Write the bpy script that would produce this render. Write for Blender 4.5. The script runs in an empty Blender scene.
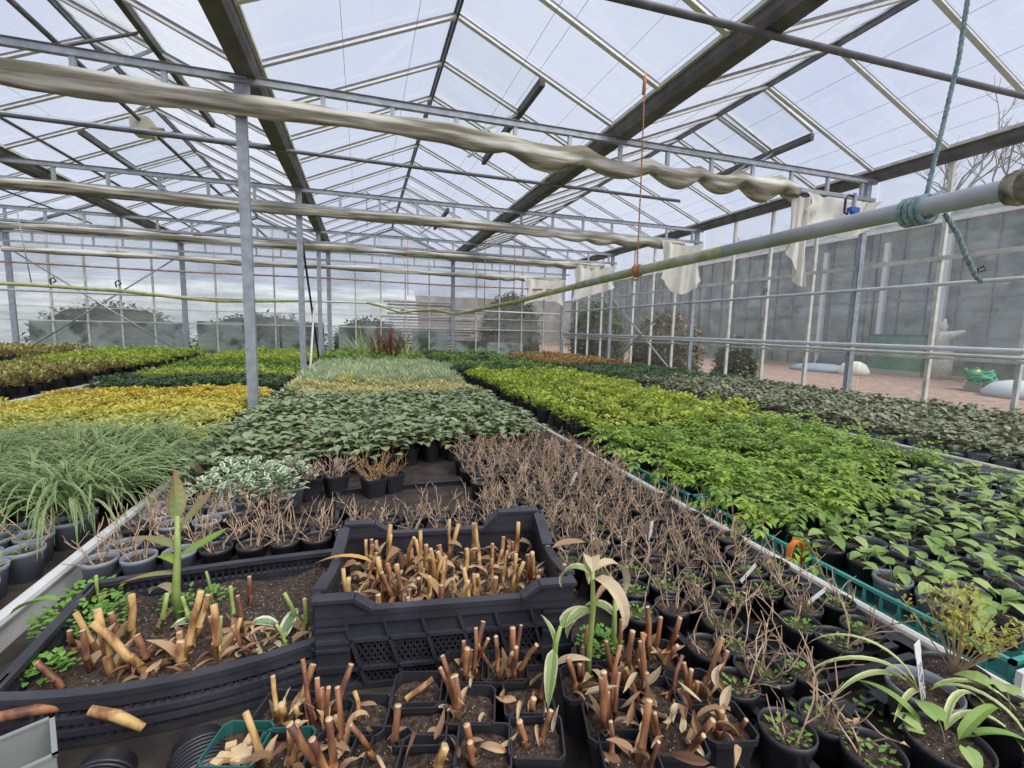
import bpy, math, random
import numpy as np
from mathutils import Vector, Matrix
rnd = random.Random(7)
PI = math.pi
SC = bpy.context.scene
C = SC.collection

# ---------------------------------------------------------------- camera, sky, exposure
H = 1.55                                   # eye height above the floor
FPX = 468.2
YAW, PITCH, ROLL = map(math.radians, (17.727, 6.66, 1.296))
def basis():
    cy, sy, cp, sp, cr, sr = math.cos(YAW), math.sin(YAW), math.cos(PITCH), math.sin(PITCH), math.cos(ROLL), math.sin(ROLL)
    f = Vector((sy*cp, cy*cp, -sp)); r = Vector((cy, -sy, 0)); u = r.cross(f)
    return r*cr+u*sr, -r*sr+u*cr, f
RT, UP, FW = basis()
cam = bpy.data.objects.new('camera', bpy.data.cameras.new('camera')); C.objects.link(cam)
cam.data.sensor_width = 36; cam.data.lens = FPX/1024*36; cam.data.clip_start = 0.02; cam.data.clip_end = 400
M = Matrix((RT, UP, -FW)).transposed().to_4x4(); M.translation = Vector((0, 0, H)); cam.matrix_world = M
SC.camera = cam
def g(px, py, z):                          # a spot on the level z of the place, seen at a given spot of the photograph
    d = FW + RT*((px-512)/FPX) - UP*((py-384)/FPX)
    t = (z-H)/d.z
    return Vector((d.x*t, d.y*t, z))

w = bpy.data.worlds.new('sky'); SC.world = w; w.use_nodes = True
nt = w.node_tree; nt.nodes.clear()
wo = nt.nodes.new('ShaderNodeOutputWorld'); bg = nt.nodes.new('ShaderNodeBackground')
tc = nt.nodes.new('ShaderNodeTexCoord'); ns = nt.nodes.new('ShaderNodeTexNoise'); cr_ = nt.nodes.new('ShaderNodeValToRGB')
ns.inputs['Scale'].default_value = 2.2; ns.inputs['Detail'].default_value = 4
cr_.color_ramp.elements[0].position = .3; cr_.color_ramp.elements[0].color = (.62, .67, .87, 1)
cr_.color_ramp.elements[1].position = .75; cr_.color_ramp.elements[1].color = (.80, .84, .96, 1)
nt.links.new(tc.outputs['Generated'], ns.inputs['Vector']); nt.links.new(ns.outputs['Fac'], cr_.inputs['Fac'])
nt.links.new(cr_.outputs['Color'], bg.inputs['Color']); nt.links.new(bg.outputs[0], wo.inputs[0])
bg.inputs['Strength'].default_value = .93
sun = bpy.data.lights.new('sun', 'SUN'); sun.energy = 4.0; sun.angle = math.radians(50); sun.color = (1, .97, .92)
so = bpy.data.objects.new('sun', sun); C.objects.link(so); so.rotation_euler = (math.radians(28), math.radians(22), 0)
SC.view_settings.view_transform = 'Standard'; SC.view_settings.look = 'None'
SC.view_settings.exposure = 0.12; SC.view_settings.gamma = 1; SC.view_settings.use_curve_mapping = False
SC.cycles.transparent_max_bounces = 24; SC.cycles.max_bounces = 7; SC.cycles.diffuse_bounces = 4
SC.cycles.use_denoising = True

# ---------------------------------------------------------------- materials
def newmat(name):
    m = bpy.data.materials.new(name); m.use_nodes = True; m.node_tree.nodes.clear(); return m, m.node_tree
def mat(name, c, rough=.6, metal=0., c2=None, scale=8., bump=0., spec=.5, detail=4, lo=.35, hi=.65, stretch=None, coat=0):
    m, t = newmat(name); N = t.nodes; L = t.links
    o = N.new('ShaderNodeOutputMaterial'); b = N.new('ShaderNodeBsdfPrincipled'); L.new(b.outputs[0], o.inputs[0])
    b.inputs['Roughness'].default_value = rough; b.inputs['Metallic'].default_value = metal
    b.inputs['Specular IOR Level'].default_value = spec
    if c2 is None: b.inputs['Base Color'].default_value = (*c, 1)
    if c2 is not None or bump:
        tcn = N.new('ShaderNodeTexCoord'); n = N.new('ShaderNodeTexNoise'); n.inputs['Scale'].default_value = scale; n.inputs['Detail'].default_value = detail
        src = tcn.outputs['Object']
        if stretch:
            mp = N.new('ShaderNodeMapping'); mp.inputs['Scale'].default_value = stretch; L.new(src, mp.inputs[0]); src = mp.outputs[0]
        L.new(src, n.inputs['Vector'])
        if c2 is not None:
            r = N.new('ShaderNodeValToRGB'); r.color_ramp.elements[0].position = lo; r.color_ramp.elements[1].position = hi
            r.color_ramp.elements[0].color = (*c, 1); r.color_ramp.elements[1].color = (*c2, 1)
            L.new(n.outputs['Fac'], r.inputs[0]); L.new(r.outputs[0], b.inputs['Base Color'])
        if bump:
            bp = N.new('ShaderNodeBump'); bp.inputs['Strength'].default_value = bump; bp.inputs['Distance'].default_value = .01
            L.new(n.outputs['Fac'], bp.inputs['Height']); L.new(bp.outputs[0], b.inputs['Normal'])
    return m
def leafmat(name, cols, rough=.45, transl=.3, edge=None, ew=.3, stripe=False, tip=None, spec=.5):
    """colour differs from leaf to leaf and plant to plant; edge = colour of a pale leaf margin"""
    m, t = newmat(name); N = t.nodes; L = t.links
    o = N.new('ShaderNodeOutputMaterial'); b = N.new('ShaderNodeBsdfPrincipled'); tr = N.new('ShaderNodeBsdfTranslucent'); mx = N.new('ShaderNodeMixShader')
    b.inputs['Roughness'].default_value = rough; mx.inputs[0].default_value = transl; b.inputs['Specular IOR Level'].default_value = spec
    ge = N.new('ShaderNodeNewGeometry'); oi = N.new('ShaderNodeObjectInfo'); ma = N.new('ShaderNodeMath'); ma.operation = 'MULTIPLY_ADD'
    ma.inputs[1].default_value = .75
    mb = N.new('ShaderNodeMath'); mb.operation = 'MULTIPLY'; mb.inputs[1].default_value = .25
    L.new(oi.outputs['Random'], mb.inputs[0]); L.new(ge.outputs['Random Per Island'], ma.inputs[0]); L.new(mb.outputs[0], ma.inputs[2])
    r = N.new('ShaderNodeValToRGB'); e = r.color_ramp.elements
    while len(e) < len(cols): e.new(.5)
    for i, cc in enumerate(cols): e[i].position = i/max(1, len(cols)-1); e[i].color = (*cc, 1)
    L.new(ma.outputs[0], r.inputs[0]); col = r.outputs[0]
    if edge or tip:
        uv = N.new('ShaderNodeUVMap'); sx = N.new('ShaderNodeSeparateXYZ'); L.new(uv.outputs[0], sx.inputs[0])
    if edge:
        a = N.new('ShaderNodeMath'); a.operation = 'SUBTRACT'; a.inputs[1].default_value = .5; L.new(sx.outputs[0], a.inputs[0])
        ab = N.new('ShaderNodeMath'); ab.operation = 'ABSOLUTE'; L.new(a.outputs[0], ab.inputs[0])
        nz = N.new('ShaderNodeTexNoise'); nz.inputs['Scale'].default_value = 60; tcn = N.new('ShaderNodeTexCoord'); L.new(tcn.outputs['Object'], nz.inputs['Vector'])
        ad = N.new('ShaderNodeMath'); ad.operation = 'MULTIPLY_ADD'; ad.inputs[1].default_value = .25; L.new(nz.outputs['Fac'], ad.inputs[0]); L.new(ab.outputs[0], ad.inputs[2])
        st = N.new('ShaderNodeMath'); st.operation = 'GREATER_THAN'; st.inputs[1].default_value = .5-ew+.125; L.new(ad.outputs[0], st.inputs[0])
        x = N.new('ShaderNodeMixRGB'); x.inputs[2].default_value = (*edge, 1); L.new(st.outputs[0], x.inputs[0]); L.new(col, x.inputs[1]); col = x.outputs[0]
    if tip:
        st = N.new('ShaderNodeMath'); st.operation = 'MULTIPLY'; L.new(sx.outputs[1], st.inputs[0]); L.new(sx.outputs[1], st.inputs[1])
        x = N.new('ShaderNodeMixRGB'); x.inputs[2].default_value = (*tip, 1); L.new(st.outputs[0], x.inputs[0]); L.new(col, x.inputs[1]); col = x.outputs[0]
    L.new(col, b.inputs['Base Color']); L.new(col, tr.inputs['Color'])
    L.new(b.outputs[0], mx.inputs[1]); L.new(tr.outputs[0], mx.inputs[2]); L.new(mx.outputs[0], o.inputs[0])
    return m
def glassmat(name, dirt=(.75, .78, .74), lo=.0, hi=.25, tint=(.95, .97, .98), scale=1.2, stretch=(1, 1, 1), gloss=.07, rough=.05, dirt2=None, p0=.35, p1=.75, zband=None):
    m, t = newmat(name); N = t.nodes; L = t.links
    o = N.new('ShaderNodeOutputMaterial'); tr = N.new('ShaderNodeBsdfTransparent'); tr.inputs[0].default_value = (*tint, 1)
    gl = N.new('ShaderNodeBsdfGlossy'); gl.inputs['Roughness'].default_value = rough; gl.inputs[0].default_value = (1, 1, 1, 1)
    m1 = N.new('ShaderNodeMixShader'); m1.inputs[0].default_value = gloss
    L.new(tr.outputs[0], m1.inputs[1]); L.new(gl.outputs[0], m1.inputs[2])
    df = N.new('ShaderNodeBsdfDiffuse'); tl = N.new('ShaderNodeBsdfTranslucent')
    m2 = N.new('ShaderNodeMixShader'); m2.inputs[0].default_value = .55; L.new(df.outputs[0], m2.inputs[1]); L.new(tl.outputs[0], m2.inputs[2])
    tcn = N.new('ShaderNodeTexCoord'); mp = N.new('ShaderNodeMapping'); mp.inputs['Scale'].default_value = stretch
    n = N.new('ShaderNodeTexNoise'); n.inputs['Scale'].default_value = scale; n.inputs['Detail'].default_value = 6; n.inputs['Roughness'].default_value = .65
    L.new(tcn.outputs['Object'], mp.inputs[0]); L.new(mp.outputs[0], n.inputs['Vector'])
    r = N.new('ShaderNodeMapRange'); r.inputs[1].default_value = p0; r.inputs[2].default_value = p1; r.inputs[3].default_value = lo; r.inputs[4].default_value = hi
    L.new(n.outputs['Fac'], r.inputs[0]); fac = r.outputs[0]
    if zband:                              # dirt that gathers on the lower rows of glass
        sx = N.new('ShaderNodeSeparateXYZ'); L.new(tcn.outputs['Object'], sx.inputs[0])
        zr = N.new('ShaderNodeMapRange'); zr.inputs[1].default_value = zband[0]; zr.inputs[2].default_value = zband[1]; zr.inputs[3].default_value = zband[2]; zr.inputs[4].default_value = zband[3]
        L.new(sx.outputs[2], zr.inputs[0]); ad = N.new('ShaderNodeMath'); ad.operation = 'ADD'; ad.use_clamp = True; L.new(fac, ad.inputs[0]); L.new(zr.outputs[0], ad.inputs[1]); fac = ad.outputs[0]
    if dirt2:
        n2 = N.new('ShaderNodeTexNoise'); n2.inputs['Scale'].default_value = .9; n2.inputs['Detail'].default_value = 5; L.new(tcn.outputs['Object'], n2.inputs['Vector'])
        rr = N.new('ShaderNodeValToRGB'); rr.color_ramp.elements[0].position = .42; rr.color_ramp.elements[1].position = .6
        rr.color_ramp.elements[0].color = (*dirt, 1); rr.color_ramp.elements[1].color = (*dirt2, 1); L.new(n2.outputs['Fac'], rr.inputs[0])
        L.new(rr.outputs[0], df.inputs[0]); L.new(rr.outputs[0], tl.inputs[0])
    else:
        df.inputs[0].default_value = (*dirt, 1); tl.inputs[0].default_value = (*dirt, 1)
    m3 = N.new('ShaderNodeMixShader'); L.new(fac, m3.inputs[0]); L.new(m1.outputs[0], m3.inputs[1]); L.new(m2.outputs[0], m3.inputs[2]); L.new(m3.outputs[0], o.inputs[0])
    return m

GALV = mat('galvanised', (.30, .33, .37), .45, .35, (.42, .45, .49), 14)
ALU = mat('aluminium', (.62, .62, .61), .45, .15, (.74, .74, .72), 10)
ALUD = mat('aluminium_dirty', (.50, .50, .46), .5, .1, (.70, .69, .64), 9)
DARKSTEEL = mat('gutter_steel', (.085, .08, .08), .7, .1, (.15, .14, .135), 6, bump=.2)
DARKBAR = mat('dark_bar', (.10, .10, .11), .6, .2, (.17, .17, .18), 9)
RUST = mat('rusty_steel', (.28, .15, .09), .8, 0, (.42, .33, .25), 12)
FABRIC = mat('screen_fabric', (.62, .60, .54), .9, 0, (.74, .72, .66), 5, bump=.4, lo=.3, hi=.7)
FABD = mat('screen_fabric_streaked', (.20, .18, .13), .95, 0, (.62, .60, .54), 3.2, bump=.8, stretch=(.35, 3, 5), lo=.42, hi=.62, detail=7)  # pale cloth broken by dark brownish streaks, stretched along the roll
PIPE = mat('stained_pipe', (.28, .31, .12), .5, 0, (.46, .48, .42), 7, lo=.4, hi=.65)
PIPEN = mat('dull_pipe', (.33, .35, .37), .4, .1, (.45, .47, .50), 5)
PIPEG = mat('grey_pipe', (.50, .53, .56), .35, .1, (.62, .65, .68), 4)
PIPEM = mat('mossy_pipe', (.32, .34, .10), .7, 0, (.50, .50, .26), 9, bump=.3)
BLACKP = mat('black_plastic', (.022, .022, .027), .38, 0, (.035, .036, .043), 10)
CRATEP = mat('crate_plastic', (.028, .028, .037), .42, 0, (.05, .05, .062), 12)
GREYP = mat('grey_pot_plastic', (.20, .22, .26), .45, 0, (.28, .31, .36), 8)
TEALP = mat('teal_plastic', (.04, .28, .23), .4, 0, (.08, .36, .30), 8)
DTEAL = mat('dark_green_plastic', (.02, .11, .10), .4)
SOIL = mat('compost', (.028, .017, .012), .95, 0, (.13, .085, .062), 120, bump=1., lo=.4, hi=.75)
def perlite(m, sc=260, th=.16):
    t = m.node_tree; b = next(n for n in t.nodes if n.type == 'BSDF_PRINCIPLED'); src = b.inputs['Base Color'].links[0].from_socket
    v = t.nodes.new('ShaderNodeTexVoronoi'); v.inputs['Scale'].default_value = sc; tcn = t.nodes.new('ShaderNodeTexCoord'); t.links.new(tcn.outputs['Object'], v.inputs['Vector'])
    l = t.nodes.new('ShaderNodeMath'); l.operation = 'LESS_THAN'; l.inputs[1].default_value = th; t.links.new(v.outputs['Distance'], l.inputs[0])
    c = t.nodes.new('ShaderNodeSeparateColor'); t.links.new(v.outputs['Color'], c.inputs[0]); gt = t.nodes.new('ShaderNodeMath'); gt.operation = 'GREATER_THAN'; gt.inputs[1].default_value = .90; t.links.new(c.outputs[0], gt.inputs[0])
    mu = t.nodes.new('ShaderNodeMath'); mu.operation = 'MULTIPLY'; t.links.new(l.outputs[0], mu.inputs[0]); t.links.new(gt.outputs[0], mu.inputs[1])
    x = t.nodes.new('ShaderNodeMixRGB'); x.inputs[2].default_value = (.72, .70, .64, 1); t.links.new(mu.outputs[0], x.inputs[0]); t.links.new(src, x.inputs[1]); t.links.new(x.outputs[0], b.inputs['Base Color'])
perlite(SOIL, 260, .26)
SOILG = mat('mossy_compost', (.035, .04, .015), .95, 0, (.10, .11, .04), 60, bump=1.)
MATT = mat('capillary_mat', (.018, .014, .012), .95, 0, (.055, .042, .034), 14, bump=.5)
CONC = mat('concrete_floor', (.13, .12, .11), .9, 0, (.22, .21, .19), 4, bump=.3)
GRAVEL = mat('brown_gravel', (.23, .15, .115), .95, 0, (.38, .27, .215), 5, bump=.5, detail=10)
TWIG = mat('dry_twig', (.30, .18, .11), .8, 0, (.60, .45, .31), 30)
TWIGP = mat('pink_twig', (.36, .22, .17), .8, 0, (.64, .49, .39), 30)
STEMB = mat('brown_cane', (.11, .04, .025), .55, 0, (.36, .16, .07), 40, stretch=(1, 1, .35), lo=.38, hi=.6)
STEMY = mat('tan_cane', (.24, .10, .04), .55, 0, (.58, .37, .14), 45, stretch=(1, 1, .35), lo=.38, hi=.56)
STEMG = mat('green_stem', (.22, .34, .08), .5, 0, (.40, .46, .14), 16)
CUT = mat('cut_face', (.55, .36, .18), .8, 0, (.66, .50, .30), 60)
DEADL = leafmat('dead_leaf', [(.11, .055, .03), (.32, .17, .085), (.58, .40, .23), (.20, .095, .055), (.44, .27, .15)], .8, .15)
DEADP = leafmat('pale_dead_leaf', [(.45, .33, .19), (.64, .52, .34), (.50, .42, .24)], .8, .2)
LABELW = mat('white_label', (.80, .80, .80), .5)
BLACKR = mat('black_metal', (.02, .02, .022), .5)
BLUEP = mat('blue_plastic', (.03, .12, .5), .5)
CREAM = mat('cream_paint', (.62, .60, .48), .5)
ROPE = mat('teal_rope', (.15, .25, .26), .85, 0, (.33, .43, .43), 60, bump=.6)
CORD = mat('orange_cord', (.42, .17, .08), .85, 0, (.55, .27, .14), 60)
ORANGE = mat('orange_plastic', (.85, .20, .03), .4)
HEDGE = leafmat('hedge_leaf', [(.03, .06, .02), (.08, .12, .04), (.16, .13, .07)], .6, .15)
BARK = mat('bark', (.16, .14, .12), .9, 0, (.26, .23, .2), 12)
DADO = mat('pale_concrete_panel', (.09, .12, .10), .8, 0, (.56, .64, .63), 2.2, lo=.40, hi=.52, bump=.1, detail=9)
TIMBER = mat('old_timber', (.24, .17, .12), .85, 0, (.60, .50, .42), 6, stretch=(1, 8, 8))
ROOFG = glassmat('roof_glass', (.72, .76, .78), .02, .20, stretch=(.35, 3.2, .8), scale=1.4)
ROOFD = glassmat('misted_roof_glass', (.74, .77, .80), .25, .75, stretch=(.2, 5.5, .5), scale=2.0, p0=.35, p1=.65)
WALLG = glassmat('wall_glass', (.62, .62, .58), .02, .22, (.93, .96, .95), scale=1.1, stretch=(1, 1, 1.6))
FARG = glassmat('far_wall_glass', (.50, .50, .45), .10, .66, (.90, .93, .92), scale=.8, stretch=(.4, 1, 2.0), dirt2=(.27, .29, .19), p0=.40, p1=.66)
NGLASS = glassmat('neighbour_glass', (.42, .46, .45), .6, .9, (.8, .85, .87), scale=1.0, stretch=(1, 1, 3), dirt2=(.26, .30, .29))

# ---------------------------------------------------------------- mesh builder
class MB:
    def __init__(s): s.v = []; s.f = []; s.m = []; s.u = []
    def face(s, idx, mi=0, uv=None): s.f.append(tuple(idx)); s.m.append(mi); s.u.append(uv or [(0.5, 0)]*len(idx))
    def box(s, c, d, mi=0, rz=0., axes=None):
        c = Vector(c); n = len(s.v)
        if axes is None: axes = (Vector((math.cos(rz), math.sin(rz), 0)), Vector((-math.sin(rz), math.cos(rz), 0)), Vector((0, 0, 1)))
        for z in (-.5, .5):
            for x, y in ((-.5, -.5), (.5, -.5), (.5, .5), (-.5, .5)):
                s.v.append(tuple(c+axes[0]*(x*d[0])+axes[1]*(y*d[1])+axes[2]*(z*d[2])))
        for q in ((3, 2, 1, 0), (4, 5, 6, 7), (0, 1, 5, 4), (1, 2, 6, 5), (2, 3, 7, 6), (3, 0, 4, 7)): s.face([n+i for i in q], mi)
        return s
    def bar(s, a, b, wd, ht, mi=0, up=(0, 0, 1)):
        a = Vector(a); b = Vector(b); d = b-a; L = d.length
        if L < 1e-6: return s
        d.normalize(); up = Vector(up)
        sd = d.cross(up)
        if sd.length < 1e-3: sd = d.cross(Vector((0, 1, 0)))
        sd.normalize(); u2 = sd.cross(d)
        return s.box((a+b)/2, (L, wd, ht), mi, axes=(d, sd, u2))
    def tube(s, pts, r, n=6, mi=0, cap=True, capmi=None):
        pts = [Vector(p) for p in pts]; rs = r if isinstance(r, (list, tuple)) else [r]*len(pts)
        base = len(s.v); prev = None
        for i, p in enumerate(pts):
            d = (pts[min(i+1, len(pts)-1)]-pts[max(i-1, 0)])
            d = d.normalized() if d.length > 1e-9 else Vector((0, 0, 1))
            if prev is None: a = d.cross(Vector((0, 0, 1)) if abs(d.z) < .9 else Vector((1, 0, 0))).normalized()
            else:
                a = prev-d*prev.dot(d); a = a.normalized() if a.length > 1e-6 else d.orthogonal().normalized()
            prev = a; b = d.cross(a)
            for k in range(n):
                t = 2*PI*k/n; s.v.append(tuple(p+(a*math.cos(t)+b*math.sin(t))*rs[i]))
        for i in range(len(pts)-1):
            for k in range(n):
                q = base+i*n
                s.face((q+k, q+(k+1) % n, q+n+(k+1) % n, q+n+k), mi)
        if cap:
            s.face([base+k for k in reversed(range(n))], mi if capmi is None else capmi)
            s.face([base+(len(pts)-1)*n+k for k in range(n)], mi if capmi is None else capmi)
        return s
    def lathe(s, prof, n=16, mi=0, o=(0, 0, 0)):
        base = len(s.v)
        for r, z in prof:
            for k in range(n): s.v.append((o[0]+r*math.cos(2*PI*k/n), o[1]+r*math.sin(2*PI*k/n), o[2]+z))
        for i in range(len(prof)-1):
            for k in range(n):
                q = base+i*n; s.face((q+k, q+(k+1) % n, q+n+(k+1) % n, q+n+k), mi)
        return s
    def leaf(s, p, yaw, el, L, W, bend=.8, fold=.25, segs=4, shape=1., mi=0, twist=0., curl=0.):
        """a blade from p, heading yaw, rising at el, drooping by bend radians along its length"""
        p = Vector(p); base = len(s.v); e = el; st = L/segs
        h = Vector((math.cos(yaw), math.sin(yaw), 0)); sd = Vector((-math.sin(yaw), math.cos(yaw), 0))
        for i in range(segs+1):
            t = i/segs
            d = h*math.cos(e)+Vector((0, 0, math.sin(e))); nrm = Vector((0, 0, math.cos(e)))-h*math.sin(e)
            wv = W*.5*max(.04, (math.sin(PI*min(1, t**shape*1.0))**.75 if shape > 0 else (1-t)**.6))
            tw = twist*t; sx = sd*math.cos(tw)+nrm*math.sin(tw); nx = nrm*math.cos(tw)-sd*math.sin(tw)
            s.v.append(tuple(p-sx*wv+nx*(wv*fold))); s.v.append(tuple(p)); s.v.append(tuple(p+sx*wv+nx*(wv*fold)))
            p = p+d*st; e -= bend/segs; h = (h+sd*curl/segs).normalized(); sd = Vector((-h.y, h.x, 0))
        for i in range(segs):
            q = base+i*3; a, b = i/segs, (i+1)/segs
            s.face((q, q+1, q+4, q+3), mi, [(0, a), (.5, a), (.5, b), (0, b)]); s.face((q+1, q+2, q+5, q+4), mi, [(.5, a), (1, a), (1, b), (.5, b)])
        return s
    def mesh(s, name, mats, smooth=False):
        me = bpy.data.meshes.new(name); me.from_pydata(s.v, [], s.f)
        for m in (mats if isinstance(mats, (list, tuple)) else [mats]): me.materials.append(m)
        me.polygons.foreach_set('material_index', s.m)
        uv = me.uv_layers.new(name='UVMap'); uv.data.foreach_set('uv', [c for f in s.u for p in f for c in p])
        if smooth: me.polygons.foreach_set('use_smooth', [True]*len(s.f))
        me.update(); return me
    def build(s, name, mats, parent=None, smooth=False): return link(name, s.mesh(name, mats, smooth), parent)
def link(name, me, parent=None, loc=None, rz=0):
    o = bpy.data.objects.new(name, me); C.objects.link(o)
    if parent is not None: o.parent = parent
    if loc is not None: o.location = loc
    o.rotation_euler.z = rz
    return o
def tag(o, label, cat, group=None, kind=None):
    o['label'] = label
    if cat: o['category'] = cat
    if group: o['group'] = group
    if kind: o['kind'] = kind
    return o
def thing(name, label, cat, loc=(0, 0, 0), rz=0, group=None):
    return tag(link(name, None, None, loc, rz), label, cat, group)
def struct(o): o['kind'] = 'structure'; return o
U = rnd.uniform

# ---------------------------------------------------------------- the place
GX = [-10.31, -7.14, -3.97, -.80, 2.37, 5.76]           # gutters
TY = [1.23, 4.18, 7.13, 10.08]                          # trusses
Y0, Y1 = -1.72, 13.03
BAR = .7375
GB, GT, RZ = 3.36, 3.49, 4.13                           # gutter underside, gutter top, ridge
struct(MB().box((-2.25, 5.5, -.05), (16.3, 22, .1)).build('floor', CONC))
struct(MB().box((20, 20, -.16), (110, 110, .1)).build('ground', GRAVEL))

# roof: one object per slope, with each glazing bar a part
bar_left = bar_right = None
for b in range(5):
    xa, xb = GX[b], GX[b+1]; xr = (xa+xb)/2
    for side in (0, 1):
        xe = xa+.09 if side == 0 else xb-.09
        root = struct(link('ceiling', None, None, (xr, 0, 0)))
        me = None; y = Y0
        while y <= Y1+.01:
            if me is None:
                q = MB(); q.bar((xe-xr, 0, GT-.02), (0, 0, RZ-.01), .042, .018, 0); q.bar((xe-xr, 0, GT+.0), (0, 0, RZ+.01), .018, .035, 1)
                me = q.mesh('glazing_bar', [ALU, DARKBAR])
            link('glazing_bar', me, root, (0, y, 0)); y += BAR
        gm = MB(); n = 0; y = Y0
        while y < Y1-.1:
            z0, z1 = GT+.03, RZ+.03
            gm.v += [(xe-xr, y+.01, z0), (xe-xr, y+BAR-.01, z0), (0, y+BAR-.01, z1), (0, y+.01, z1)]
            gm.face((n, n+1, n+2, n+3)); n += 4; y += BAR
        gm.build('roof_glass', ROOFD if (b == 4 and side == 0) or (b == 3 and side == 1) and False or (b == 2 and side == 1) else ROOFG, root)
    rb = MB(); rb.box((xr, (Y0+Y1)/2, RZ), (.022, Y1-Y0, .045)); rb.box((xr, (Y0+Y1)/2, RZ+.035), (.05, Y1-Y0, .012))
    tag(rb.build('ridge_beam', DARKBAR), ['dark ridge bar of the bay against the left end of the glasshouse', 'dark ridge bar of the second glass bay from the left end', 'dark ridge bar of the bay left of the near steel post', 'dark ridge bar over the centre bench, running away from the viewer', 'dark ridge bar of the bay beside the right glass wall'][b], 'roof beam', kind='structure')
glab = ['gutter at the left wall', 'second gutter from the left wall', 'dark steel gutter meeting the far wall left of the near post', 'broad dark steel gutter carried by the near grey post', 'dark steel gutter crossing the roof between centre bay and right bay', 'gutter along the top of the right glass wall']
for i, x in enumerate(GX):
    wd = .085 if i not in (5,) else .06
    pr = [(-wd, GT), (-wd, GB+.05), (-wd*.75, GB), (wd*.75, GB), (wd, GB+.05), (wd, GT), (wd-.008, GT), (wd-.012, GB+.055), (wd*.7, GB+.01), (-wd*.7, GB+.01), (-wd+.012, GB+.055), (-wd+.008, GT)]
    q = MB(); n = len(pr)
    for y in (Y0, Y1):
        for a, z in pr: q.v.append((x+a, y, z))
    for k in range(n): q.face((k, (k+1) % n, n+(k+1) % n, n+k))
    q.box((x-wd-.012, (Y0+Y1)/2, GT-.005), (.03, Y1-Y0, .03), 1); q.box((x+wd+.012, (Y0+Y1)/2, GT-.005), (.03, Y1-Y0, .03), 1)
    tag(q.build('gutter_beam', [DARKSTEEL, ALUD]), glab[i], 'gutter', 'roof gutters')['kind'] = 'structure'

# steel posts under the gutters
def post(x, y, label, wd=.075, base=.0, top=GB):
    t = thing('steel_post', label, 'post', (x, y, 0), 0, 'steel posts')
    q = MB(); q.box((0, 0, (base+top)/2), (wd, .008, top-base)); q.box((-wd/2+.004, .02, (base+top)/2), (.008, .045, top-base)); q.box((wd/2-.004, .02, (base+top)/2), (.008, .045, top-base))
    q.box((0, .04, (base+top)/2), (wd*.98, .006, top-base)); q.build('shaft', GALV, t)
    MB().box((0, .02, top-.006), (wd*1.5, .14, .012)).build('head_plate', GALV, t)
    MB().box((0, .02, .008), (.16, .16, .016)).build('foot_plate', GALV, t)
    return t
post(-.85, 4.18, 'grey galvanised post nearest the viewer, rising beside the golden-leaved plants')
post(-.80, 7.13, 'second grey post along the left rail of the centre bench, by the leaning black pole')
post(-.80, 10.08, 'third grey post down the same rail, thin with distance')
post(5.66, 4.18, 'grey galvanised post of the right glass wall nearest the viewer')
post(5.66, 7.13, 'second grey post of the right glass wall, beside the hanging cloth')
post(5.66, 10.08, 'third grey post of the right wall, beyond the crossed braces')
post(5.66, 1.23, 'post of the right wall outside the view')
for x, lb in ((-7.14, 'far wall post at the left edge of the view'), (-3.97, 'far wall post at the foot of the crossed braces, left'), (-.80, 'dark far wall post in line with the near posts'), (2.37, 'dark far wall post below the end of the middle gutter'), (5.66, 'corner post where far wall and right wall meet')):
    post(x, 12.9, lb, .1)

# far wall, right wall, left wall : one window object per bay, bars and panes as parts
def vwall(a, b, name, nbar, glass, rails, zt, zb=.35, inner=(0, -1), mw=.035, gable=None, barmat=ALUD):
    a = Vector((*a, 0)); b = Vector((*b, 0)); d = b-a; L = d.length; root = struct(link(name, None, None, a, math.atan2(d.y, d.x)))
    mb = None
    for i in range(0 if name == 'wall_left' else 1, nbar):
        x = L*i/nbar; top = zt+(gable*(1-abs(2*i/nbar-1)) if gable else 0)
        MB().box((x, 0, (zb+top)/2), (mw, .045, top-zb)).build('mullion', barmat, root)
    for z, hgt in rails:
        MB().box((L/2, -.03, z), (L, .03, hgt)).build('rail', barmat, root)
    if gable:
        q = MB(); q.bar((0, 0, zt), (L/2, 0, zt+gable), .04, .05, up=(0, 1, 0)); q.bar((L/2, 0, zt+gable), (L, 0, zt), .04, .05, up=(0, 1, 0)); q.build('gable_bar', DARKBAR, root)
    q = MB(); zs = [zb]+[z for z, _ in rails if zb < z < zt]+[zt]; n = 0
    for i in range(nbar):
        x0, x1 = L*i/nbar+.01, L*(i+1)/nbar-.01
        for j in range(len(zs)-1):
            o = U(-.006, .006)
            q.v += [(x0, .012+o, zs[j]), (x1, .012-o, zs[j]), (x1, .012-o, zs[j+1]), (x0, .012+o, zs[j+1])]; q.face((n, n+1, n+2, n+3)); n += 4
        if gable:
            ga = gable*(1-abs(2*i/nbar-1)); gb = gable*(1-abs(2*(i+1)/nbar-1))
            if nbar % 2 and i == nbar//2:
                q.v += [(x0, .012, zt), (x1, .012, zt), (x1, .012, zt+gb), ((x0+x1)/2, .012, zt+gable), (x0, .012, zt+ga)]; q.face(range(n, n+5)); n += 5
            else:
                q.v += [(x0, .012, zt), (x1, .012, zt), (x1, .012, zt+gb), (x0, .012, zt+ga)]; q.face((n, n+1, n+2, n+3)); n += 4
    q.build('glass_panes', glass, root)
    return root
for b in range(5):
    vwall((GX[b], 13.0), (GX[b+1], 13.0), 'wall_back', 5, FARG, [(.78, .03), (1.52, .025), (1.82, .02), (3.05, .03)], 3.42, .3, gable=.66)
ry = [Y0, 1.23, 4.18, 7.13, 10.08, 13.0]
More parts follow.
